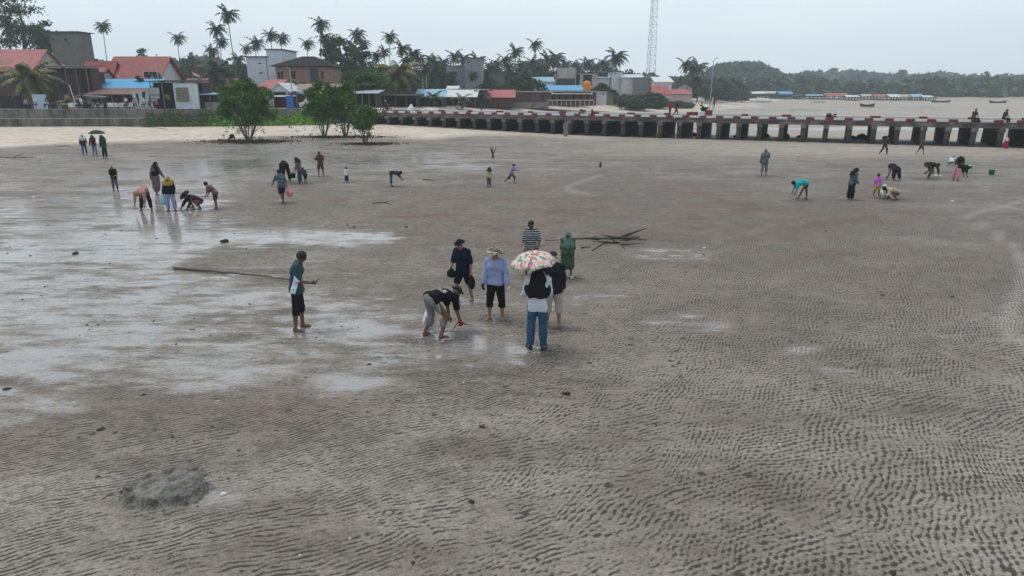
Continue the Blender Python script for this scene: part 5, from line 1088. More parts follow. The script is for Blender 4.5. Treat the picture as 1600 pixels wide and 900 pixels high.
def stall(name, label, px0, px1, yroof_f, yroof_b, Y, depth, rmat, wall=dark_w, posts=4, gz=None, sides='LR', over=.4, counter=None, cat='stall', thick=.08):
    """open fronted: posts, back and side walls, lean-to roof"""
    a = at(px0, yroof_f, Y); b = at(px1, yroof_f, Y); cx = (a.x+b.x)/2; z0 = PZ if gz is None else gz; w_ = (b.x-a.x)/2; hz = a.z-z0; hb = at(px0, yroof_b, Y+depth).z-z0
    t = thing(name, label, cat, (cx, Y, z0)); m = MB()
    m.box(-w_, w_, depth-.1, depth, 0, min(hz, hb)-.05)
    if 'L' in sides: m.box(-w_, -w_+.08, 1.0, depth-.104, 0, min(hz, hb)-.05)
    if 'R' in sides: m.box(w_-.08, w_, 1.0, depth-.104, 0, min(hz, hb)-.05)
    m.build('wall', wall, t); r = MB(); o = over; q = [(-w_-o, -o, hz+thick), (w_+o, -o, hz+thick), (w_+o, depth+o, hb+thick), (-w_-o, depth+o, hb+thick)]
    r.add(q+[(x, y, z-thick) for x, y, z in q], [(0, 1, 2, 3), (7, 6, 5, 4), (0, 4, 5, 1), (1, 5, 6, 2), (2, 6, 7, 3), (3, 7, 4, 0)]); r.build('roof', rmat, t)
    for i in range(posts):
        x = -w_+.1+(2*w_-.2)*i/max(1, posts-1); p = MB(); p.box(x-.06, x+.06, .02, .14, 0, hz-.04, bev=.01); p.build('post', wood, t)
    if counter: c_ = MB(); c_.box(-w_*.8, w_*.8, .8, 1.3, 0, .85, bev=.02); c_.box(-w_*.83, w_*.83, .7, 1.4, .852, .9, bev=.01); c_.build('counter', counter, t)
    return t
# --- left: behind the seawall
house('shop_house', 'big dark red flat roofed shop house at the far left behind the palm', -60, 124, 113, 100, 6, 'flat', 112, maroon_w, dark_w, [(2, 20, 150, 170, 'hole'), (26, 50, 150, 170, 'hole'), (-30, -12, 120, 135, 'dark'), (6, 18, 120, 134, 'dark'), (28, 40, 120, 134, 'dark')], gz=PZ)
house('red_roof_house', 'house with faded pinkish red roof at the far left behind the palm', -70, 46, 112, 108, 9, 'gable_x', 77, cream_p, pink_roof, (), gz=PZ)
house('shop_house', 'red roofed house showing only its roof above the dark red shop house', 60, 112, 112, 112, 10, 'gable_x', 92, cream_p, pink_roof, ())
stall('open_platform', 'dark timber frame stall with flat roof between the palm and the brown tiled shelter', 66, 134, 105, 103, 99.2, 3, dark_w, maroon_w, 5, gz=PZ)
house('swiftlet_house', 'windowless grey block tower with thin blue sloping roof edge behind the red roofs', 76, 141, 50, 135, 12, 'slope_x', 49, block_w, plain('navy_sheet', (.02, .03, .10), .5), [(81, 84, 60, 64, 'hole'), (101, 104, 60, 64, 'hole')], over=.5)
house('red_roof_house', 'low house with red roof stepping down beside the block tower', 100, 178, 122, 108, 8, 'gable_x', 106, cream_p, red_roof, [(116, 125, 110, 121, 'dark')], gz=PZ)
house('red_roof_house', 'red gabled house with dark verge tucked left of the biggest red roof', 132, 192, 120, 112, 8, 'gable_x', 95, plaster, red_roof, gz=PZ)
house('gable_house', 'house with the biggest bright red roof and white gable end', 168, 282, 121, 112, 11, 'gable_x', 88, plaster, red_roof, [(226, 240, 112, 124, 'win')], gz=PZ, over=.7)
house('dormer_house', 'small white gabled front with dark verge standing before the biggest red roof', 232, 254, 127, 110.2, 1.5, 'gable_y', 112, plaster, dark_roof, [(237, 249, 120, 127, 'hole')], gz=PZ)
stall('tarpaulin_shelter', 'shelter roofed with bright blue tarpaulin behind the brown tiled cafe', 134, 232, 138, 124, 103, 5, plain('blue_tarp', (.05, .30, .55), .5, .12, 1), dark_w, 5, gz=PZ, over=.2)
stall('seaside_cafe', 'open cafe with brown tiled roof and a dark interior behind rows of white chairs', 137, 210, 148, 138, 96.5, 4.8, brown_roof, dark_w, 5, gz=PZ, counter=maroon_w)
house('side_awning', 'small grey pitched awning at the left of the brown tiled cafe', 134, 166, 152, 96.0, .4, 'slope_x', 148, plain('grey_board', (.2, .19, .2), .8), zinc, gz=PZ+1.5, over=.2)
for i, (a, b) in enumerate([(209, 215), (216, 221), (224, 228)]):
    p = at((a+b)/2, 150, 95.5+i*.02); t = tag(MB().box(-.25, .25, 0, .04, 0, 2.3, rot=0, c=(0, 0, 0), bev=.01).build('zinc_panel', zinc), ['wide weathered zinc panel leaning right of the brown tiled cafe', 'narrow zinc panel leaning in the middle beside the cafe', 'slanting zinc panel nearest the dark shack'][i], 'panel'); t.location = (p.x, 95.5+i*.1, PZ); t.rotation_euler = (0, R(-8+i*8), 0)
t = stall('shack', 'dark open seaside shack with hanging goods and a white corrugated right half', 232, 309, 128, 126, 93.0, 4, dark_roof, dark_w, 5, gz=PZ, over=.3)
m = MB(); A = at(275, 168, 93); B = at(308, 130, 93); m.box(A.x-t.location.x, B.x-t.location.x, -.06, -.01, 0, B.z-PZ); m.build('corrugated_wall', corrugated('white_corrugated', (.50, .56, .60), 5, .15), t)
m = MB(); A = at(277, 158, 92.9); B = at(293, 137, 92.9); m.box(A.x-t.location.x, B.x-t.location.x, -.18, -.10, A.z-PZ, B.z-PZ); sh = m.build('shutter', plain('woven_shutter', (.22, .21, .17), .8, .3, 6), t)
m = MB()
for i in range(6): x = A.x-t.location.x+(B.x-A.x)*i/5; m.box(x-.02, x+.02, -.21, -.183, A.z-PZ, B.z-PZ)
for i in range(6): z = A.z-PZ+(B.z-A.z)*i/5; m.box(A.x-t.location.x, B.x-t.location.x, -.235, -.213, z-.02, z+.02)
m.build('shutter_lattice', wood, sh)
for i, (a, b, y0, y1) in enumerate([(234, 248, 137, 148), (235, 249, 149, 154), (236, 246, 155, 158)]):
    A = at(a, y1, 92.9); B = at(b, y0, 92.9); m = MB(); m.box(A.x-t.location.x, B.x-t.location.x, -.14, -.08, A.z-PZ, B.z-PZ, bev=.01); m.build('notice_board', plain('faded_board', (.30, .31, .32), .7, .3, 3), t)
m = MB(); F = Field((-.6, -.4, -.6), (.6, .4, .6), .05); [F.ell((random.uniform(-.3, .3), 0, random.uniform(-.3, .3)), (.2, .2, .2)) for _ in range(7)]
p = at(261, 152, 93.2); o = sm_part('hanging_fruit', F, plain('olive_fruit', (.13, .11, .03), .6, .5, 8), None); o.location = p; tag(o, 'yellow brown bunch of fruit hanging inside the dark shack', 'fruit')
stall('roadside_stall', 'low dark stall with pale blue sheet roof left of the large mangrove', 309, 362, 148, 145, 93.5, 4, ltblue, plain('grey_board', (.2, .19, .2), .8), 4, gz=PZ, counter=pale_conc)
house('red_roof_house', 'long low house with dull red roof left of the swiftlet house', 282, 372, 142, 118, 8, 'gable_x', 122, maroon_w, plain('dull_red', (.22, .07, .07), .7, .3, 1), gz=PZ)
# flag on its roof
t = thing('flag', 'red over white flag lying at a slant above the low dull red roof', 'flag', at(310, 121, 117)); m = MB(); m.tube([(-.9, 0, -1.6), (-.9, 0, 1.4)], .03, 6); m.build('flag_pole', steelm, t)
V = []; F = []
for j in range(5):
    for i in range(9): V.append((-.88+i*.13, .12*math.sin(i*.9+j*.3), 1.2-j*.2-.05*i))
for j in range(4):
    for i in range(8): F.append((j*9+i, j*9+i+1, j*9+i+10, j*9+i+9))
mesh_obj('flag_cloth', V, F, [plain('flag_red', (.45, .02, .03), .7), plain('flag_white', (.7, .7, .7), .7)], t, [0]*16+[1]*16, True)
house('swiftlet_house', 'pale blue grey windowless swiftlet house with a raised turret, left of the brick house', 384, 415, 89, 128, 12, 'flat', 88, plaster2, dark_roof, [(404, 408, 98, 100, 'hole'), (405, 410, 113, 115, 'hole')])
house('swiftlet_turret', 'taller turret block of the pale blue grey swiftlet house', 415.2, 439, 77.5, 128, 9, 'flat', 77, plaster2, dark_roof, [(416, 421, 83, 88, 'hole')], over=.3)
house('brick_house', 'two storey unplastered red brick house with dark hipped roof', 430, 510, 104, 122, 10, 'hip', 88, brick_w, dark_roof, [(435, 437, 112, 123, 'hole'), (439.5, 441.5, 112, 123, 'hole'), (454, 457, 111, 123, 'hole'), (458.5, 461, 111, 123, 'hole'), (486, 496, 108, 127, 'dark'), (502, 505, 112, 123, 'hole')], over=.7)
house('blue_gable_house', 'small house with pale blue white gable front and a red side roof', 424, 450, 141, 104, 6, 'gable_y', 129, plaster2, zinc_w, [(428, 446, 144, 149, 'dark')], gz=PZ)
house('red_side_roof', 'faded red pitched roof shed left of the small blue gable', 404, 428, 140, 105, 5, 'shed', 124, cream_p, pink_roof, gz=PZ)
stall('brown_kiosk', 'brown kiosk with white fascia in front of the blue gable house', 423, 448, 151, 150, 99, 3, whitep, plain('rust_brown', (.13, .045, .03), .8), 2, gz=PZ)
house('tan_roof_house', 'low building with rusty tan roof below the brick house', 452, 516, 147, 106, 6, 'shed', 131, dark_w, plain('tan_sheet', (.28, .23, .19), .8, .35, 1), gz=PZ)
def tarp_tent():
    a = at(448, 168, 95); b = at(479, 150, 95); t = thing('tarpaulin_tent', 'stall tent of royal blue tarpaulin with a white front flap', 'tent', (a.x, 95, PZ)); w_ = b.x-a.x; h_ = 1.75; V = []; F = []
    for j in range(5):
        for i in range(9):
            f = i/8; V.append((w_*f-.1, j*.7, h_+.55*math.sin(math.pi*min(1, f*1.1))*(1-.1*j)+.06*math.sin(i*2+j)))
    for j in range(4):
        for i in range(8): F.append((j*9+i, j*9+i+1, j*9+i+10, j*9+i+9))
    bm_ = plain('royal_tarp', (.025, .11, .42), .45, .2, 2); o = mesh_obj('canopy', V, F, [bm_, whitep], t, [1 if i % 8 < 2 and i < 16 else 0 for i in range(32)], True); so = o.modifiers.new('s', 'SOLIDIFY'); so.thickness = .02
    m = MB(); m.box(0, .95, 0, .04, 0, 1.7); m.box(0, .04, .045, 2.6, 0, 1.7); m.build('side_sheet', bm_, t)
    for x in (0.02, w_*.5, w_-.15):
        p = MB(); p.tube([(x, .1, 0), (x, .1, h_)], .03, 6); p.build('pole', steelm, t)
tarp_tent()
def vehicle(label, loc, rz, L_, W_, H_, col, van=True, name='parked_van', cat='van'):
    t = thing(name, label, cat, loc, rz); pr_ = [(-L_/2, .35), (-L_/2, .9), (-L_*.46, H_*.95), (-L_*.35, H_), (L_*.18, H_), (L_*.34, .95), (L_*.48, .8), (L_/2, .6), (L_/2, .35)]; V = []; F = []; n_ = len(pr_)
    for y, k in ((-W_/2, 0), (-W_/2+.12, 1), (W_/2-.12, 1), (W_/2, 0)):
        for x, z in pr_: V.append((x*(1 if k else .985), y, z if k or z < .95 else z-.06))
    for j in range(3):
        for i in range(n_): F.append((j*n_+i, j*n_+(i+1) % n_, (j+1)*n_+(i+1) % n_, (j+1)*n_+i))
    F += [tuple(range(n_-1, -1, -1)), tuple(range(3*n_, 4*n_))]; mesh_obj('body', V, F, plain('car_paint_'+name, col, .25, .08, 2), t)
    for y in (-W_/2-.006, W_/2-.0):
        for x0, x1 in ((-L_*.42, -L_*.2), (-L_*.18, L_*.03), (L_*.05, L_*.22)):
            m = MB(); m.box(x0, x1, y-.004, y+.01, H_*.6, H_*.9, bev=.001); m.build('side_window', glassm, t)
    m = MB(); m.add([(L_*.20, -W_*.42, H_*.97), (L_*.20, W_*.42, H_*.97), (L_*.345, W_*.42, 1.0), (L_*.345, -W_*.42, 1.0)], [(3, 2, 1, 0)]); m.build('windscreen', glassm, t)
    for x in (-L_*.32, L_*.32):
        for y in (-W_/2+.05, W_/2-.05):
            m = MB(); m.tube([(x, y-.1, .32), (x, y+.1, .32)], .32, 16); wl_ = m.build('wheel', plain('tyre', (.02, .02, .02), .8), t); m = MB(); m.tube([(x, y-.108, .32), (x, y+.108, .32)], .17, 12); m.build('rim', steelm, wl_)
    for y in (-W_*.36, W_*.36): m = MB(); m.box(L_/2-.03, L_/2+.02, y-.14, y+.14, .62, .76, bev=.01); m.build('headlight', whitep, t)
p = at(488, 168, 94); vehicle('white van parked on the promenade right of the blue tarpaulin tent', (p.x, 94.5, PZ), R(200), 3.6, 1.6, 1.75, (.5, .5, .5))
stall('pergola', 'open pavilion with a grey hipped sheet roof at the land end of the jetty', 553, 588, 146, 141, 98, 4, zinc, dark_w, 4, gz=PZ)
stall('waterfront_shop', 'dark open shop under the large yellowing palm beside the jetty', 566, 652, 150, 147, 104, 5, dark_w, dark_w, 6, gz=2.3)
stall('waterfront_shop', 'open shop with pale grey blue sheet roof right of the yellowing palm', 650, 692, 152, 140, 108, 5, ltblue, dark_w, 4, gz=2.2)
stall('waterfront_shop', 'open shop with white awning and brown roof behind the young palms', 690, 742, 152, 141, 114, 6, zinc_w, dark_w, 4, gz=2.2)
house('low_shed', 'long low shed with rusty brown roof behind the white awnings', 666, 760, 141, 124, 6, 'shed', 139, dark_w, rustz, gz=2.0)
house('roof_ridge_house', 'tiny blue white roofed house peeping over the rusty shed', 701, 713, 139, 128, 5, 'gable_x', 134, plaster, zinc_w, gz=2.2)
house('swiftlet_house', 'large grey blockwork swiftlet house with stepped roof in the middle distance', 697, 741, 103, 150, 14, 'flat', 102, block_b, conc, [(702, 714, 112, 113.5, 'hole')], over=.2)
house('swiftlet_turret', 'higher right part of the large grey blockwork swiftlet house', 726, 752, 91, 148, 12, 'flat', 90, block_b, conc, [(730, 734, 96, 98, 'hole')], over=.4)
house('swiftlet_house', 'small grey block tower partly hidden behind coconut palms', 764, 788, 112, 165, 10, 'flat', 111, block_w, conc)
house('red_shed', 'shed with faded red sheet roof beside the short coconut palm', 760, 802, 153, 126, 7, 'shed', 140, maroon_w, plain('faded_red_sheet', (.36, .10, .10), .7, .25, 1), gz=2.0)
house('long_house', 'long maroon walled house with thin pale roof edge behind the jetty', 757, 932, 144, 134, 7, 'flat', 143, plain('maroon_plaster', (.12, .055, .055), .8, .3, 1), pale_conc, [(862+i*11, 865+i*11, 147, 161, 'hole') for i in range(6)]+[(785, 789, 148, 160, 'dark'), (800, 804, 148, 160, 'dark'), (822, 828, 148, 156, 'dark'), (845, 850, 148, 156, 'dark')], gz=2.0, thick=.2)
house('blue_roof_house', 'house with a long bright blue sheet roof beside the orange water tank', 842, 910, 142, 150, 8, 'shed', 133, plaster, blue_roof, gz=2.0)
house('blue_roof_house', 'house with light blue hipped roof behind the long bright blue roof', 836, 864, 128, 165, 8, 'shed', 120, plaster2, ltblue, gz=2.0)
house('white_canopy', 'thin white canopy roof projecting before the long maroon house', 864, 924, 147, 131.5, 2.4, 'shed', 143.5, dark_w, whitep, gz=PZ+2.2, over=.2)
def tank():
    p = at(917, 141, 138); t = thing('water_tank', 'bright orange plastic water tank on the roof beside the blue sheet roof', 'water tank', p); m = MB(); r = .75
    m.lathe([(.001, 0), (r, 0), (r, .3), (r*.96, .33), (r, .36), (r, .8), (r*.96, .83), (r, .86), (r, 1.35), (r*.8, 1.6), (.3, 1.72), (.001, 1.72)], 24); m.build('tank_wall', plain('orange_plastic', (.60, .20, .02), .45, .1), t, True)
    m = MB(); m.lathe([(.28, 1.72), (.28, 1.8), (.001, 1.82)], 14); m.build('lid', plain('orange_plastic', (.60, .20, .02), .45, .1), t, True)
tank()
house('unfinished_building', 'large grey unfinished building with arched bays and a small rust roof over its porch', 866, 934, 114, 175, 14, 'flat', 113, plain('stained_plaster', (.38, .36, .35), .85, .4, .6), dark_roof, [(870, 898, 118.5, 133, 'dark'), (900, 906, 116, 133, 'hole'), (911, 925, 117, 133, 'hole')], over=.4)
m = house('rust_porch', 'small rust coloured porch roof on the face of the unfinished building', 871, 899, 123, 173.6, 1.2, 'shed', 119, plain('stained_plaster', (.38, .36, .35), .85, .4, .6), rustz, gz=10, over=.2)
bpy.data.objects.remove(m.children[0]) if False else None
house('white_cottage', 'small white flat roofed cottage with grey right wall behind the jetty', 926, 948, 144, 138, 5, 'flat', 143, plaster, pale_conc, [(925.5+2, 929, 150, 160, 'hole'), (941, 944, 146, 148, 'hole')], gz=2.0, over=.25)
house('grey_annex', 'dark grey annex touching the right of the small white cottage', 948.2, 958, 146, 138, 5, 'flat', 145, conc, conc, gz=2.0, over=.1)
house('white_swiftlet_house', 'white turret block beside the lone tall coconut palm', 958, 973, 112, 190, 10, 'flat', 111, plaster, dark_roof, [(961, 963, 114, 116, 'hole')], over=.3)
house('white_swiftlet_house', 'light walled low block with pale blue roof left of the white turret', 938, 958, 122, 192, 8, 'shed', 120, plaster, ltblue)
house('white_swiftlet_house', 'long white block right of the turret with shallow zinc roof', 973, 1005, 121, 188, 10, 'gable_x', 116, plaster, zinc_w)
house('white_swiftlet_house', 'pale blue roofed grey block at the foot of the lattice tower', 992, 1024, 122, 186, 10, 'slope_xr', 119, plain('grey_concrete_wall', (.2, .2, .2), .85), ltblue, over=.2)
house('white_swiftlet_house', 'white house with bright white pitched roof right of the lattice tower', 1025, 1050, 128, 180, 10, 'gable_x', 120, plaster2, whitep)
house('red_gable_house', 'small house with dusty red roof in front of the white pitched roof', 1023, 1043, 147, 165, 6, 'gable_x', 133, plaster2, pink_roof)
house('pink_house', 'pinkish plastered house with gable and dark verge behind the red roofed house', 1058, 1082, 138, 182, 8, 'gable_y', 129, plain('pink_plaster', (.42, .33, .33), .8), dark_roof, [(1073, 1075, 136, 139, 'hole')])
house('red_gable_house', 'low house with salmon red roof in front of the pinkish gable', 1050, 1080, 147.5, 172, 7, 'shed', 139, plain('pink_plaster', (.42, .33, .33), .8), pink_roof, over=.3)
house('red_gable_house', 'distant house with pink red roof among trees right of the lamp post', 1103, 1120, 131, 230, 8, 'gable_x', 125, plaster2, pink_roof, [(1106, 1117, 132, 135, 'hole')])
def lattice_tower():
    c = at(1018, 122, 200); z0 = tz(c.x, 200); H_ = 52; t = thing('lattice_tower', 'tall thin red and white lattice telecom tower running out of the top of the picture', 'tower', (c.x-.4, 200, z0)); b = 1.6; top = .4; N = 26
    P_ = lambda i, f: Vector((math.cos(R(90+120*i))*(b+(top-b)*f), math.sin(R(90+120*i))*(b+(top-b)*f), H_*f))
    for i in range(3): m = MB(); m.tube([P_(i, 0), P_(i, 1)], [.07, .045], 5); m.build('leg', steelm, t)
    for j in range(N):
        m = MB(); f0, f1 = j/N, (j+1)/N
        for i in range(3): m.tube([P_(i, f0), P_((i+1) % 3, f1)], .026, 4); m.tube([P_((i+1) % 3, f0), P_(i, f1)], .026, 4); m.tube([P_(i, f1), P_((i+1) % 3, f1)], .026, 4)
        m.build('bracing', steelm if j % 4 < 2 else plain('tower_red', (.30, .22, .22), .5), t)
    for z_, a_ in ((30, .5), (38, 2.2)): m = MB(); m.lathe([(.001, -.25), (.4, -.2), (.45, 0), (.4, .0), (.001, -.1)], 14, c=(.9*math.cos(a_), .9*math.sin(a_), z_)); m.build('dish', whitep, t, True)
lattice_tower()
def lamp(label, px, ytop, Y, gz, arm=.9):
    c = at(px, ytop, Y); t = thing('street_lamp', label, 'street lamp', (c.x, Y, gz)); h_ = c.z-gz; m = MB(); m.tube([(0, 0, 0), (0, 0, h_-.3), (arm*.2, 0, h_)], [.09, .06, .05], 8); m.build('pole', steelm, t); m = MB(); m.tube([(arm*.15, 0, h_-.02), (arm, 0, h_+.22)], .035, 6); m.build('arm', steelm, t)
    m = MB(); m.box(arm*.6, arm*1.3, -.12, .12, h_+.18, h_+.28, bev=.03); m.build('lamp_head', pale_conc, t)
lamp('tall grey street lamp right of the lattice tower beyond the jetty', 1115, 93, 110, 0.0+tz(at(1115, 93, 110).x, 110), .5)
lamp('thin grey lamp post in front of the brick house', 453, 108, 97, PZ, -.4); lamp('thin lamp post rising above the shack left of the low red roof', 242, 88, 97, PZ, .3)
lamp('bare pole standing behind the low roofs left of the grey block house', 666, 118, 120, 2, .3); lamp('pale pole between the lone palm roof and the drooping palms', 660, 122, 122, 2, .25)
def flagpole():
    p = on_deck(1112, off=.9); t = thing('flag_pole', 'white painted pole with a limp red and white flag on the jetty', 'flag pole', p); m = MB(); m.tube([(0, 0, 0), (0, 0, 2.0)], .045, 8); m.build('pole', whitep, t); m = MB()
    V = []; F = []
    for j in range(5):
        for i in range(4): V.append((.05+i*.07, .05*math.sin(i*2), 1.95-j*.28-.1*i))
    for j in range(4):
        for i in range(3): F.append((j*4+i, j*4+i+1, j*4+i+5, j*4+i+4))
    mesh_obj('flag', V, F, [plain('flag_red', (.45, .02, .03), .7), plain('flag_white', (.7, .7, .7), .7)], t, [0]*6+[1]*6, True)
flagpole()
def planter(px, label, white=True, s=1.0, off=.45):
    p = on_deck(px, off=off); t = thing('planter', label, 'planter', p); m = MB(); m.box(-.45*s, .45*s, -.3, .3, 0, .62*s, bev=.03); m.box(-.38*s, .38*s, -.23, .23, .622*s, .64*s); m.build('box', whitep if white else redp, t)
    P_ = clumps(10, 50, np.array([.4, .3, .45])*s, .18)+np.array([0, 0, 1.0*s]); V, F = quads(P_, np.full(len(P_), .1), .6); mesh_obj('plant', V, F, LEAF, t)
planter(1098, 'white square planter with a dark shrub on the jetty'); 
m = MB(); m.box(-.55, .55, -.2, .2, 0, .55, bev=.03); o = tag(m.build('kerb_stone', redp), 'raised red block standing on the jetty kerb left of the white planter', 'kerb block'); o.location = on_deck(1082, off=.45)
m = MB(); m.box(-.35, .35, -.2, .2, 0, .75, bev=.03); o = tag(m.build('kerb_stone', redp), 'taller red block standing just right of the white planter', 'kerb block'); o.location = on_deck(1106, off=.45)
m = MB(); m.box(-.1, .1, -.1, .1, 0, .7, bev=.02); o = tag(m.build('bollard', dark_w), 'small dark bollard on the jetty kerb below the white cottage', 'bollard'); o.location = on_deck(925, off=.5)
def shrub_on(px, label, s=.5, off=1.5):
    p = on_deck(px, off=off); P_ = clumps(8, 40, np.array([s, s, s]), .2)+np.array([0, 0, s*.7]); V, F = quads(P_, np.full(len(P_), .1), .6); t = thing('shrub', label, 'shrub', p); mesh_obj('leaves', V, F, LEAF, t); m = MB(); m.tube([(0, 0, 0), (0, 0, s)], .03, 5); m.build('stem', bark, t)
shrub_on(1300, 'small dark shrub on the far side of the jetty above the light gaps', .42); shrub_on(911, 'low green weed on the jetty kerb before the white canopy', .35)
# rubble under the jetty
for i in range(46):
    s_ = rng.uniform(0, 78); p = jetty_pt(s_, rng.uniform(4.2, 7.5)); F = Field((-.6, -.6, -.3), (.6, .6, .6), .09); F.ell((0, 0, .1), (rng.uniform(.25, .5), rng.uniform(.2, .4), rng.uniform(.15, .35))); F.wrinkle(.1, 3, i); r_ = F.net()
    if i % 6 == 0: last = mesh_obj('rock', r_[0], r_[1], plain('dark_rock', (.035, .033, .03), .9), None); o = last
    else: o = last.copy(); C.objects.link(o)
    o.location = (p.x, p.y, tz(p.x, p.y)-.05); o.rotation_euler.z = i; o.scale = (rng.uniform(.8, 1.9), 1, rng.uniform(.7, 1.3)); tag(o, 'dark rock in the shade under the jetty', 'rock', 'dark rocks under the jetty')
# people on the jetty
def deck_person(label, px, off, face, pose, wear, H=1.6, dz=0, **kw):
    p = on_deck(px, off=off); p.z += dz; return person(label, tuple(p), face, H, pose, wear, res=.026, **kw)
rc = cloth('red_shirt', (.30, .02, .035))
deck_person('person in red top and dark red trousers standing on the jetty, left of a pair', 1046, 1.2, 90, ST, [('shirt', rc, dict(sleeve=.9)), ('trousers', cloth('dark_red', (.12, .02, .02))), ('hair', hair_m)])
deck_person('person in black top and red shorts walking on the jetty, right of a pair', 1056, 1.2, 100, WALK, [('shirt', black_c), ('shorts', rc, dict(t=.95)), ('hair', hair_m)])
for px, lab in ((1520, 'person in dark clothes sitting on the jetty kerb, left of two at far right'), (1567, 'person in dark clothes sitting on the jetty kerb, right of two at far right')):
    deck_person(lab, px, .12, 170 if px < 1540 else 150, SIT, [('shirt', dkbr, dict(sleeve=.9)), ('trousers', black_c), ('hair', hair_m)], dz=-.12)
p = on_deck(603, off=2.2)
def motorbike(label, p, rz):
    t = thing('motorbike', label, 'motorbike', p, rz); m = MB()
    for x in (-.6, .6):
        w_ = MB(); w_.lathe([(.29, -.04), (.31, 0), (.29, .04), (.24, .03), (.24, -.03), (.29, -.04)], 20); w_.V = [(a+x, c_, b_+.3) for a, b_, c_ in w_.V]; w_.build('wheel', plain('tyre', (.02, .02, .02), .8), t, True)
    m.tube([(-.6, 0, .3), (-.2, 0, .45), (.25, 0, .4), (.5, 0, .85), (.6, 0, .3)], .05, 7); m.tube([(-.6, 0, .62), (-.1, 0, .66), (.2, 0, .5)], [.1, .13, .12], 8); m.build('frame', redp, t, True)
    m = MB(); m.box(-.6, .1, -.12, .12, .72, .80, bev=.03); m.build('seat', black_c, t); m = MB(); m.tube([(.42, -.32, .98), (.5, 0, .92), (.42, .32, .98)], .02, 6); m.build('handlebar', steelm, t)
motorbike('red motorbike ridden onto the land end of the jetty', p, R(-25))
person('motorbike rider in grey top sitting on the red motorbike', (p.x-.15, p.y, p.z+.0), 100, 1.62, mk(SIT, thighL=(55, 12), thighR=(55, 12), armL=(45, 12), foreL=(70, 0), armR=(45, 12), foreR=(70, 0)), [('shirt', dkgrey), ('trousers', black_c), ('helmet', plain('grey_helmet', (.3, .3, .32), .3), dict(brim=.12))], res=.026)
o = on_deck(643, off=.6); t = bag('white round bundle resting on the jetty kerb near its land end', o+Vector((0, 0, .95)), (1.0, .7, .95), white_pl, handles=False, name='bundle', cat='bundle')
# people and chairs on the promenade
def chair_proto():
    t = thing('plastic_chair', 'x', 'chair'); wp = plain('chair_white', (.68, .68, .68), .4, .1); m = MB(); m.box(-.22, .22, -.22, .22, .42, .45, bev=.01); m.build('seat', wp, t); m = MB()
    for i in range(5): m.box(-.2+i*.09, -.14+i*.09, .20, .225, .46, .84)
    m.box(-.22, .22, .195, .23, .842, .90, bev=.01); m.build('backrest', wp, t)
    for x in (-.19, .19):
        for y in (-.19, .19): m = MB(); m.tube([(x*1.15, y*1.15, 0), (x, y, .42)], .02, 5); m.build('leg', wp, t)
    for x in (-.24, .24): m = MB(); m.tube([(x, .2, .66), (x, -.2, .66), (x, -.2, .43)], .018, 5); m.build('armrest', wp, t)
    return t
cp_ = chair_proto(); k = 0
for px in [111, 114, 117, 121, 146, 150, 155, 160, 170, 173, 177, 181, 185, 188, 192, 195, 204, 208, 222, 226, 236]:
    Y = wall_y(at(px, 165, 90).x)+1.0+(k % 3)*.35; c = at(px, 165, Y); o = cp_ if k == 0 else copy_tree(cp_); o.location = (c.x, Y, PZ); o.rotation_euler = (0, 0, R(rng.uniform(150, 210))); o['label'] = 'white plastic chair in the row on the promenade before the brown tiled cafe'; o['group'] = 'white plastic chairs on the promenade'; k += 1
SEAT = [(42, 'seated person in patterned pale top leftmost on the promenade', (.30, .22, .24), None, 1), (57, 'seated person in white cap and pale top left of the pale blue sheet', (.35, .35, .37), 'w', 1), (75, 'seated person with black headscarf in front of the pale blue sheet', (.35, .40, .50), 'b', 1), (82, 'seated person in dark teal clothes at the right edge of the pale blue sheet', (.02, .05, .06), 'b', 1),
  (124, 'seated person in black and white clothes left of the slanting white pole', (.03, .03, .03), 'w', 1), (128, 'second seated person in white scarf beside the slanting pole', (.5, .5, .5), 'w', 1), (141, 'seated person in grey checked shirt at the left of the cafe crowd', (.12, .12, .12), 'h', 0), (149, 'person in dark teal sitting among the cafe crowd, left', (.015, .04, .04), 'b', 1), (157, 'person in dark teal sitting among the cafe crowd, right', (.015, .035, .04), 'b', 1), (164, 'person in black sitting beside the row of white chairs', (.02, .02, .02), 'b', 0),
  (184, 'person in dark clothes standing behind the row of white chairs', (.02, .02, .025), 'h', 0), (199, 'person in plum checked top and white cap seated on the seawall', (.14, .06, .09), 'w', 1), (211, 'seated person in salmon and grey clothes right of the plum top', (.45, .22, .20), 'h', 1), (226, 'person in white hat and pale grey top seated near the dark shack', (.35, .40, .38), 'w', 1), (234, 'child in dark top with pale hood seated near the dark shack', (.1, .1, .1), 'w', 1), (246, 'child in bright red top with white collar before the dark shack', (.45, .02, .05), 'h', 1)]
for i, (px, lab, col_, hd, st_) in enumerate(SEAT):
    Yw = wall_y(at(px, 165, 90).x)+.95; c = at(px, 165, Yw); wr = [('shirt', cloth('prom_%d' % i, col_), dict(sleeve=.9 if i % 2 else 1.7)), ('trousers', cloth('prom_t%d' % (i % 3), [(.02, .02, .03), (.08, .07, .07), (.04, .04, .06)][i % 3]))]
    wr.append(('hijab', cloth('white_scarf', (.55, .57, .60)), dict(len=.1)) if hd == 'w' and i % 2 else (('cap', cloth('white_cap', (.6, .6, .6))) if hd == 'w' else (('hijab', black_c, dict(len=.14)) if hd == 'b' else ('hair', hair_m))))
    person(lab, (c.x, Yw, PZ+(.28 if st_ else .0)), 180+rng.uniform(-40, 40), 1.55 if px not in (234, 246) else 1.2, SIT if st_ else ST, wr, res=.03, skin=SK2)
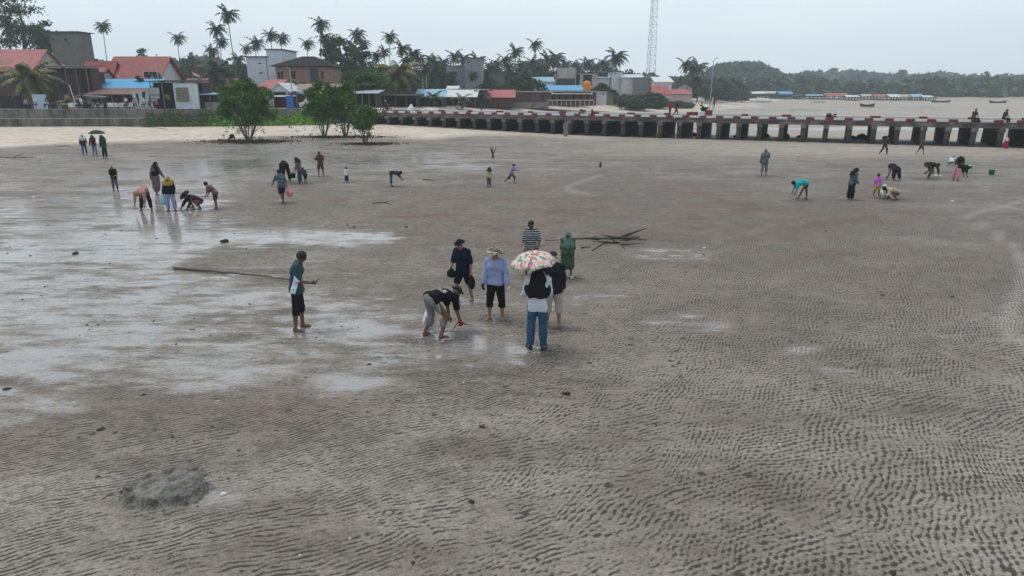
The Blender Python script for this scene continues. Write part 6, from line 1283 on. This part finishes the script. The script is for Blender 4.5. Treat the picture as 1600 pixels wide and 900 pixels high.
A = at(64, 167, 93.6); B = at(83, 155, 93.6); m = MB(); m.box(-(B.x-A.x)/2, (B.x-A.x)/2, 0, .05, 0, 1.9, bev=.01); o = tag(m.build('sheet', plain('pale_blue_sheet', (.38, .48, .58), .6, .1, 2)), 'pale blue sheet hung up behind the seated people at left', 'sheet'); o.location = ((A.x+B.x)/2, 92.2, PZ)
m = MB(); m.tube([(0, 0, 0), (-.5, 0, 3.1)], .05, 6); o = tag(m.build('leaning_pole', frame_w), 'slanting pale pole on the promenade beside the dark red shop', 'pole'); o.location = (at(119, 165, 89.5).x, 89.6, PZ)
m = MB(); m.box(-1.0, 1.0, -.4, .4, .70, .76, bev=.01)
for x in (-.9, .9):
    for y in (-.3, .3): m.box(x-.04, x+.04, y-.04, y+.04, 0, .699)
o = tag(m.build('table', pale_conc), 'pale topped table on the promenade left of the white chairs', 'table'); o.location = (at(102, 165, 90).x, 90.2, PZ)
# bank behind the jetty: fence and stones
t = thing('low_wall', 'low grey stone wall with posts in front of the long maroon house', 'wall', (at(770, 160, 127).x, 127, 1.6)); m = MB(); wd = at(858, 160, 127).x-at(770, 160, 127).x; m.box(0, wd, 0, .3, 0, .95, bev=.03); m.build('wall', conc, t)
t = thing('railing', 'pale concrete railing before the maroon house, right of the stone wall', 'railing', (at(856, 160, 127).x, 127, 1.7)); wd = at(928, 160, 127).x-at(856, 160, 127).x; m = MB(); m.box(0, wd, 0, .12, 1.2, 1.35, bev=.02); m.build('rail', pale_conc, t)
for i in range(11): m = MB(); x = wd*i/10; m.box(x-.07, x+.07, .02, .10, 0, 1.198); m.build('post', pale_conc, t)
# ------------------------------------------------------------------ far shore: stilt village, boats, wooded hills
FARV = [(1166, 1182, 149.5, 300, pink_roof, 'pinkish'), (1176, 1196, 143, 306, zinc_w, 'white'), (1184, 1222, 142.5, 310, zinc, 'long grey white'), (1218, 1240, 142.5, 306, blue_roof, 'blue'), (1200, 1236, 149, 300, zinc_w, 'low pale'), (1238, 1258, 148.5, 302, rustz, 'rusty'), (1262, 1290, 147.5, 304, ltblue, 'pale blue'), (1290, 1328, 145.5, 306, pink_roof, 'long faded red'), (1324, 1346, 148.5, 300, zinc_w, 'bright white'), (1348, 1372, 147, 306, cream_p, 'cream'), (1368, 1392, 147, 304, pink_roof, 'small faded red'), (1390, 1408, 147, 302, zinc_w, 'small white'), (1406, 1430, 147.5, 304, cream_p, 'yellowish'), (1426, 1446, 147, 303, ltblue, 'light blue'), (1444, 1462, 149, 300, zinc_w, 'last white')]
for i, (a, b, yr, Y, rm, w_) in enumerate(FARV):
    A = at(a, yr+4.2, Y); B = at(b, yr, Y); z0 = tz((A.x+B.x)/2, Y); w2 = (B.x-A.x)/2; t = thing('stilt_house', '%s roofed far shore stilt house, number %s from the left' % (w_, 'one two three four five six seven eight nine ten eleven twelve thirteen fourteen fifteen'.split()[i]), 'stilt house', ((A.x+B.x)/2, Y, z0), 0, 'stilt houses on the far shore')
    fz = 1.3; hz = A.z-z0; rz = B.z-z0; m = MB(); m.box(-w2*.9, w2*.9, 0, 6, fz+.2, hz); m.build('wall', [dark_w, wood, plain('blue_board', (.05, .08, .14), .8), rustz][i % 4], t)
    m = MB(); q = [(-w2, -.5, hz), (w2, -.5, hz), (w2, 3, rz), (-w2, 3, rz)]; m.add(q+[(x, y, z-.1) for x, y, z in q], [(0, 1, 2, 3), (0, 4, 5, 1), (1, 5, 6, 2), (3, 7, 4, 0), (7, 6, 5, 4)]); q = [(-w2, 3.01, rz), (w2, 3.01, rz), (w2, 6.5, hz), (-w2, 6.5, hz)]; m.add(q, [(0, 1, 2, 3)]); m.build('roof', rm, t)
    m = MB(); m.box(-w2, w2, -1.2, 6, fz, fz+.18); m.build('floor', dark_w, t)
    for x in np.linspace(-w2*.9, w2*.9, 5):
        for y in (-1, 2.5): m = MB(); m.box(x-.12, x+.12, y-.12, y+.12, -.5, fz); m.build('stilt', dark_w, t)
def boat(label, px, py, L_, rz, mat, cabin=False):
    p = onT(px, py); t = thing('wooden_boat', label, 'boat', p, rz); V = []; F = []; S = 9
    for i in range(S):
        f = i/(S-1)*2-1; w_ = .75*(1-abs(f)**2.6)+.02; sh = .55+.45*abs(f)**2.5
        V += [(f*L_/2, -w_, sh), (f*L_/2*.94, -w_*.6, .05), (f*L_/2*.92, 0, 0), (f*L_/2*.94, w_*.6, .05), (f*L_/2, w_, sh)]
        V += [(f*L_/2*.97, w_*.85, sh-.02), (f*L_/2*.9, 0, .15), (f*L_/2*.97, -w_*.85, sh-.02)]
    for i in range(S-1):
        for j in range(8): a = i*8+j; b = i*8+(j+1) % 8; F.append((a, b, b+8, a+8))
    mesh_obj('hull', V, F, mat, t, smooth=False)
    for f in (-.4, 0, .4): m = MB(); m.box(f*L_/2-.12, f*L_/2+.12, -.55, .55, .38, .43); m.build('thwart', wood, t)
    if cabin: m = MB(); m.box(-L_*.2, L_*.15, -.5, .5, .44, 1.1, bev=.05); m.build('cabin', whitep, t)
boat('white boat lying on the mud before the left end of the stilt village', 1188, 160, 9, .05, whitep, True); boat('dark slim boat on the mud beyond the jetty in the middle', 1355, 166.5, 4.6, .1, dark_w)
boat('dark boat on the mud right of the last stilt house', 1470, 160, 7, -.1, dark_w); boat('dark boat alone on the shore at far right', 1559, 161, 6.5, 0, dark_w); boat('small pale boat moored beside the stilt village', 1280, 160.5, 6, .1, whitep)
# wooded hills
def hill(name, prof, Y0, Y1, mat_, drop=4):
    """prof: (px, py) of the ridge; rises from Y0 to Y1"""
    xs = [p[0] for p in prof]; V = []; F = []; PX = np.linspace(xs[0], xs[-1], 90); K = 10
    for px in PX:
        py = np.interp(px, xs, [p[1] for p in prof]); c = at(px, py, Y1)
        for j in range(K+1):
            f = j/K; Y = Y0+(Y1-Y0)*f; V.append((c.x*Y/Y1, Y, 1+(c.z-drop-1)*math.sin(f*math.pi/2)**1.3+1.5*math.sin(px*.1+j)))
        V.append((c.x*(Y1+80)/Y1, Y1+80, -5))
    n_ = K+2
    for i in range(len(PX)-1):
        for j in range(n_-1): a = i*n_+j; F.append((a, a+n_, a+n_+1, a+1))
    o = mesh_obj(name, V, F, mat_, smooth=True); tag(o, kind='structure'); return np.array(V).reshape(len(PX), n_, 3)
FOR1 = leaf_mat('forest_leaves', (.034, .060, .034), (.070, .105, .052), .05); soil = plain('forest_floor', (.035, .045, .025), .9)
def forest(label, H, n_, r0, r1, per, leaf, top_only=False):
    P_ = []; S = []
    for _ in range(n_):
        i = rng.uniform(0, H.shape[0]-1.01); j = rng.uniform(0, H.shape[1]-2.01)**(1.0); i0, j0 = int(i), int(j); fi, fj = i-i0, j-j0
        c = (H[i0, j0]*(1-fi)+H[i0+1, j0]*fi)*(1-fj)+(H[i0, j0+1]*(1-fi)+H[i0+1, j0+1]*fi)*fj; r = rng.uniform(r0, r1); q = rng.normal(size=(per, 3)); q /= np.linalg.norm(q, axis=1)[:, None]; q[:, 2] = abs(q[:, 2])*1.0-.2
        P_.append(c+np.array([0, 0, r*.3])+q*np.array([r, r, r*.85])*rng.uniform(.75, 1.05, (per, 1))); S.append(np.full(per, leaf*r/r0))
    V, F = quads(np.concatenate(P_), np.concatenate(S), .2, 1.3); o = mesh_obj('forest', V, F, FOR1); tag(o, label, 'forest', kind='stuff')
H1 = hill('near_hill', [(1060, 150), (1090, 133), (1115, 116), (1140, 106), (1165, 102), (1190, 110), (1215, 121), (1238, 131), (1270, 146)], 360, 560, soil, 6); forest('wooded hill behind the shore palms', H1, 700, 5, 9, 90, 2.2)
H2 = hill('far_hill', [(1190, 140), (1230, 121), (1262, 117), (1300, 114), (1345, 113), (1380, 119), (1420, 119), (1480, 118), (1560, 126), (1640, 134), (1760, 138)], 560, 900, soil, 13); forest('faint wooded ridge beyond the far shore', H2, 600, 8, 14, 80, 3.6)
H3 = hill('far_shore_bank', [(1120, 150), (1180, 146), (1280, 143), (1340, 138), (1400, 131), (1460, 126), (1530, 125), (1570, 124), (1610, 130), (1700, 132), (1900, 132)], 330, 460, soil, 9); forest('wood along the far shore behind the stilt houses', H3, 800, 4.5, 8, 90, 1.9)
H4 = hill('inland_rise', [(-250, 120), (0, 118), (200, 116), (320, 100), (400, 118), (700, 120), (1000, 128), (1120, 138)], 260, 420, soil); forest('wood on the low rise behind the village', H4, 700, 4, 8, 80, 1.7)
prs = [make_tree('forest_tree', 15, 11, 'layered', FERN, 'x', dens=1.0, leaf=1.0, trunk_frac=.5), make_tree('forest_tree', 15, 9, 'round', LEAF, 'x', dens=.6, leaf=1.0, trunk_frac=.5)]
for i, (px, top, Y) in enumerate([(1262, 112, 640), (1281, 110, 700), (1303, 108, 720), (1331, 109, 700), (1350, 112, 640), (1404, 114, 560), (1411, 111, 580), (1431, 117, 500), (1447, 117, 500), (1462, 121, 470), (1508, 122, 470), (1540, 113, 470), (1571, 121, 465), (1583, 126, 465), (1478, 122, 470), (1240, 124, 560), (1140, 104, 560), (1177, 102, 560), (1195, 108, 560)]):
    c = at(px, top, Y); s = .62*Y/520; place(prs[i % 2], used, c.x, Y, c.z-14*s, s, i*1.1, 'tall tree standing out above the far wooded skyline', 'emergent trees on the far skyline', s)
# haze: the far shore fades to blue grey
hz = NM('haze'); hz.t.nodes.remove(hz.b); pv = hz.n('ShaderNodeVolumePrincipled'); pv.inputs['Color'].default_value = (.82, .93, 1, 1); pv.inputs['Density'].default_value = .00055; pv.inputs['Anisotropy'].default_value = .2
hz.t.links.new(pv.outputs[0], hz.t.nodes['Material Output'].inputs['Volume'])
zmin = -6; m = MB(); m.box(-1480, 1480, -40, 1090, zmin, 72); o = m.build('haze', hz.m); tag(o, 'thin pale sea haze over the whole bay', 'haze', kind='stuff')
# ------------------------------------------------------------------ driftwood, clods, mud heap
drift_m = plain('wet_driftwood', (.045, .038, .032), .7, .35, 5); drift_l = plain('dry_driftwood', (.14, .115, .09), .85, .3, 5)
def branch(label, pts, rad, mat=drift_m, twigs=(), name='driftwood', cat='driftwood', z=.0):
    rad *= .85; P_ = [onT(px, py)+Vector((0, 0, z)) for px, py in pts]; o_ = P_[0].copy(); P_ = [p-o_ for p in P_]; Q = []
    for a, b in zip(P_[:-1], P_[1:]):
        for k in range(4): Q.append(a.lerp(b, k/4)+Vector((0, 0, random.uniform(-.3, .5)*rad)))
    Q.append(P_[-1]); m = MB(); n_ = len(Q); m.tube(Q, [rad*(1-.5*i/n_)*random.uniform(.88, 1.12) for i in range(n_)], 8)
    for (f, dx, dy, dz, r) in twigs:
        b = Q[int(f*(n_-1))]; m.tube([b, b+Vector((dx*.5, dy*.5, dz*.6)), b+Vector((dx, dy, dz))], [r, r*.7, r*.3], 6)
    o = m.build(name, mat, smooth=True); o.location = o_; tag(o, label, cat); return o
branch('long straight wooden pole lying on the wet mud behind the man in teal', [(272, 421), (330, 426), (400, 433), (462, 442)], .042, name='wooden_pole', cat='pole', z=.05, mat=plain('muddy_pole', (.10, .085, .065), .7, .4, 6))
branch('thick driftwood trunk half sunk in mud right of the green hijab woman', [(893, 374), (930, 373), (965, 372), (1000, 371)], .065, twigs=[(.3, .8, -.5, .1, .05), (.6, 1.0, -.9, .12, .05), (.8, .9, .6, .2, .04)])
branch('thin driftwood stem pointing left behind the green hijab woman', [(852, 376), (875, 375), (893, 374)], .028)
branch('forked driftwood branch curving towards us from the sunk trunk', [(950, 372), (968, 380), (977, 390)], .04, twigs=[(.5, -.9, -.2, .08, .04), (.7, .6, -.3, .1, .03)])
branch('thin crossed driftwood branches right of the sunk trunk', [(940, 367), (975, 374), (1010, 377)], .03, twigs=[(.4, .7, .5, .15, .03), (.7, -.4, -.6, .1, .03)])
branch('short driftwood stub below the sunk trunk', [(908, 388), (922, 386)], .045); branch('thin twisted driftwood below the sunk trunk', [(925, 392), (942, 381), (955, 379)], .035)
branch('dark driftwood branch with raised twig on the pale sand below the cafe', [(168, 197), (200, 198), (232, 199), (262, 202)], .07, drift_m, [(.75, 1.3, .6, 1.1, .04), (.3, -.8, .3, .3, .03)])
branch('bent grey driftwood on the sand left of the trio', [(86, 227), (96, 229), (108, 226)], .05, drift_l); branch('long dark driftwood at the left edge of the sand', [(-10, 245), (20, 247), (52, 246)], .08, drift_m, [(.5, .6, .3, .3, .03)])
branch('thin pale driftwood line behind the trio', [(104, 228), (118, 232), (130, 237)], .03, drift_l)
branch('short driftwood stick on the open mud below the stooping child', [(582, 318), (600, 317), (612, 319)], .045, drift_m, [(.6, .3, -.3, .1, .02)]); branch('curved driftwood stick above the pale yellow girl path', [(660, 281), (674, 281), (680, 283)], .04)
branch('root heap of driftwood beside the crouching figure near the mangrove', [(341, 219), (356, 220), (370, 219)], .12, drift_m, [(.5, .3, 0, .4, .05), (.7, -.3, .2, .3, .04)])
def stump(label, px, py, h_, sp, name='dead_shrub'):
    p = onT(px, py); m = MB(); m.tube([(0, 0, -.1), (0, 0, h_*.35)], [.09, .06], 7)
    for i in range(sp):
        a = i*2.2; r = h_*.28; m.tube([(0, 0, h_*.25), (math.cos(a)*r*.6, math.sin(a)*r*.3, h_*.6), (math.cos(a)*r, math.sin(a)*r*.4, h_*random.uniform(.7, 1.05))], [.04, .025, .008], 5)
    o = m.build(name, drift_m, smooth=True); o.location = p; tag(o, label, 'dead shrub' if sp else 'stake'); return o
stump('leafless dead shrub sticking up from the mud behind the pale yellow girl', 770, 247, .95, 7); stump('short dark wooden stake standing in the middle of the flat', 938, 261, .95, 0, 'wooden_stake')
# small dark clods, shells and litter strewn over the flat
clod_p = []
for i in range(5):
    F = Field((-.14, -.14, -.06), (.14, .14, .14), .02); F.ell((0, 0, .02), (.07, .05, .035)); F.ell((.05*math.cos(i*2), .04*math.sin(i), .03), (.04, .04, .03)); F.wrinkle(.025, 16, i); r_ = F.net(); clod_p.append(mesh_obj('mud_clod', r_[0], r_[1], plain('dark_clod', (.030, .028, .026), .75, .3, 20)))
SP = [(753, 667, 1.2), (577, 569, 1.3), (886, 616, 2.4), (158, 671, 1.6), (224, 617, 1.2), (11, 608, 1.5), (271, 683, .9), (153, 745, .9), (621, 626, .8), (737, 785, 1.6), (670, 548, .7), (526, 646, .9), (543, 352, 1.5), (553, 355, 2), (635, 355, 2.3), (75, 352, 1.2), (116, 396, 3), (352, 378, 4.5), (240, 502, 1), (163, 502, 1), (136, 508, 1), (152, 508, 1), (275, 538, 1), (390, 475, 1), (345, 436, 1), (1016, 264, 2), (1379, 461, 1.4), (1488, 464, 1.5), (1421, 703, 1.0), (1253, 626, 1.0), (1395, 896, 1.2), (780, 470, 1.2), (746, 462, 1), (1290, 361, 1.4), (35, 468, 1.2), (70, 448, 1), (190, 360, 1.3), (165, 366, 1), (300, 515, 1), (560, 512, .8), (724, 640, .7)]
for i in range(150):
    px = rng.uniform(-20, 1620) if i > 60 else rng.uniform(-20, 620); py = 280+(640*rng.uniform(0, 1)**1.3) if i > 60 else rng.uniform(330, 620); SP.append((px, py, rng.uniform(.3, .9)*(1.4 if py < 420 else 1)))
for i, (px, py, s) in enumerate(SP):
    p = onT(px, py); o = clod_p[i] if i < 5 else clod_p[i % 5].copy()
    if i >= 5: C.objects.link(o)
    o.location = p-Vector((0, 0, .01)); s *= .48; o.scale = (s*rng.uniform(.8, 1.4), s, s*.8); o.rotation_euler = (0, 0, rng.uniform(0, 6)); tag(o, 'small dark clod of mud strewn on the tidal flat', 'clod', 'dark clods strewn on the flat')
sh0 = None
for i, (px, py, s) in enumerate([(348, 773, 1.5), (233, 745, 1), (291, 769, .9), (52, 309, 2.6), (1246, 243, 4), (1488, 315, 3), (488, 735, .7), (1100, 388, 2), (724, 598, .6), (546, 842, .6), (468, 868, .6), (1218, 695, .8), (390, 560, .8), (205, 490, .9), (1330, 246, 2), (640, 300, 1.5), (60, 246, 3), (66, 247, 2.5)]):
    if sh0 is None:
        F = Field((-.06, -.06, -.02), (.06, .06, .05), .008); F.ell((0, 0, .006), (.032, .024, .014)); F.wrinkle(.006, 60, 2); r_ = F.net(); sh0 = mesh_obj('shell', r_[0], r_[1], plain('white_shell', (.6, .58, .54), .4, .15, 30), smooth=True); o = sh0
    else: o = sh0.copy(); C.objects.link(o)
    p = onT(px, py); o.location = p; o.scale = (s, s, s); tag(o, 'small white shell or scrap lying on the mud', 'shell', 'white shells and scraps on the flat')
# the heap of dug mud at lower left
def mudheap():
    c = onT(262, 762); N_ = 190; xs = np.linspace(-.85, .85, N_); X, Y = np.meshgrid(xs, xs)
    ang = np.arctan2(Y, X); rr = np.hypot(X/.56, Y/.50); edge = 1+.30*(vnoise2(np.cos(ang)*1.6+9, np.sin(ang)*1.6+3, 3)-.5)*2-.25*np.exp(-((ang-.35)**2)/.08)
    h_ = sstep(1.10, .70, rr/edge)*(.045+.03*vnoise2(X*3+3, Y*3, 2)); rim = np.exp(-((rr/edge-.84)/.16)**2)*sstep(1.1, .92, rr/edge)
    lump = (vnoise2(X*12, Y*12, 4, .65)-.42)*.34+(vnoise2(X*28, Y*28, 2)-.5)*.05; south = sstep(.3, -.5, Y)+sstep(.2, .7, X); h_ = h_+rim*np.clip(lump, -.02, .2)*np.clip(.35+south, 0, 1)+sstep(1.05, .6, rr/edge)*(vnoise2(X*9, Y*9, 3)-.5)*.03
    h_ = np.where(rr/edge > 1.12, -.06, h_-.012); idx = np.arange(N_*N_).reshape(N_, N_); F = np.stack([idx[:-1, :-1], idx[:-1, 1:], idx[1:, 1:], idx[1:, :-1]], -1).reshape(-1, 4); keep = (h_.ravel()[F] > -.05).any(1); F = F[keep]
    m = NM('dug_mud'); a = m.noise(m.obj(), 9, 6, .7); b = m.noise(m.obj(), 45, 4, .7); hz_ = m.n('ShaderNodeSeparateXYZ', i_0=m.obj()).outputs[2]
    mm = m.set(m.mix(m.mr(a, .38, .66), (.19, .18, .165), (.060, .057, .05)), m.mr(a, .4, .6, .45, .8), m.math('ADD', a, m.math('MULTIPLY', b, .5)), .9, .03)
    used_ = np.unique(F); remap = -np.ones(N_*N_, int); remap[used_] = np.arange(len(used_)); V = np.stack([X.ravel(), Y.ravel(), h_.ravel()], 1)[used_]
    o = mesh_obj('mud_heap', V, remap[F], mm, smooth=True); o.location = c; tag(o, 'low heap of freshly dug dark grey mud beside a shallow puddle', 'mud heap')
mudheap()
lump = None
for i in range(20):
    a = rng.uniform(0, 6.28); c = onT(262, 762); d = rng.uniform(.95, 1.3); s = rng.uniform(.2, .5)
    o = clod_p[i % 5].copy(); o.data = o.data.copy() if i < 5 else lump[i % 5]; C.objects.link(o); lump = (lump or [])+[o.data] if i < 5 else lump
    if i < 5: o.name = 'mud_lump'; o.data.materials[0] = plain('grey_lump', (.09, .087, .08), .8, .3, 20)
    else: o.name = 'mud_lump'
    o.location = (c.x+math.cos(a)*.58*d, c.y+math.sin(a)*.5*d, c.z-.01); o.scale = (s, s*.9, s*.8); o.rotation_euler = (0, 0, a*3); tag(o, 'grey lump of mud lying at the rim of the dug heap', 'mud lump', 'lumps round the mud heap')
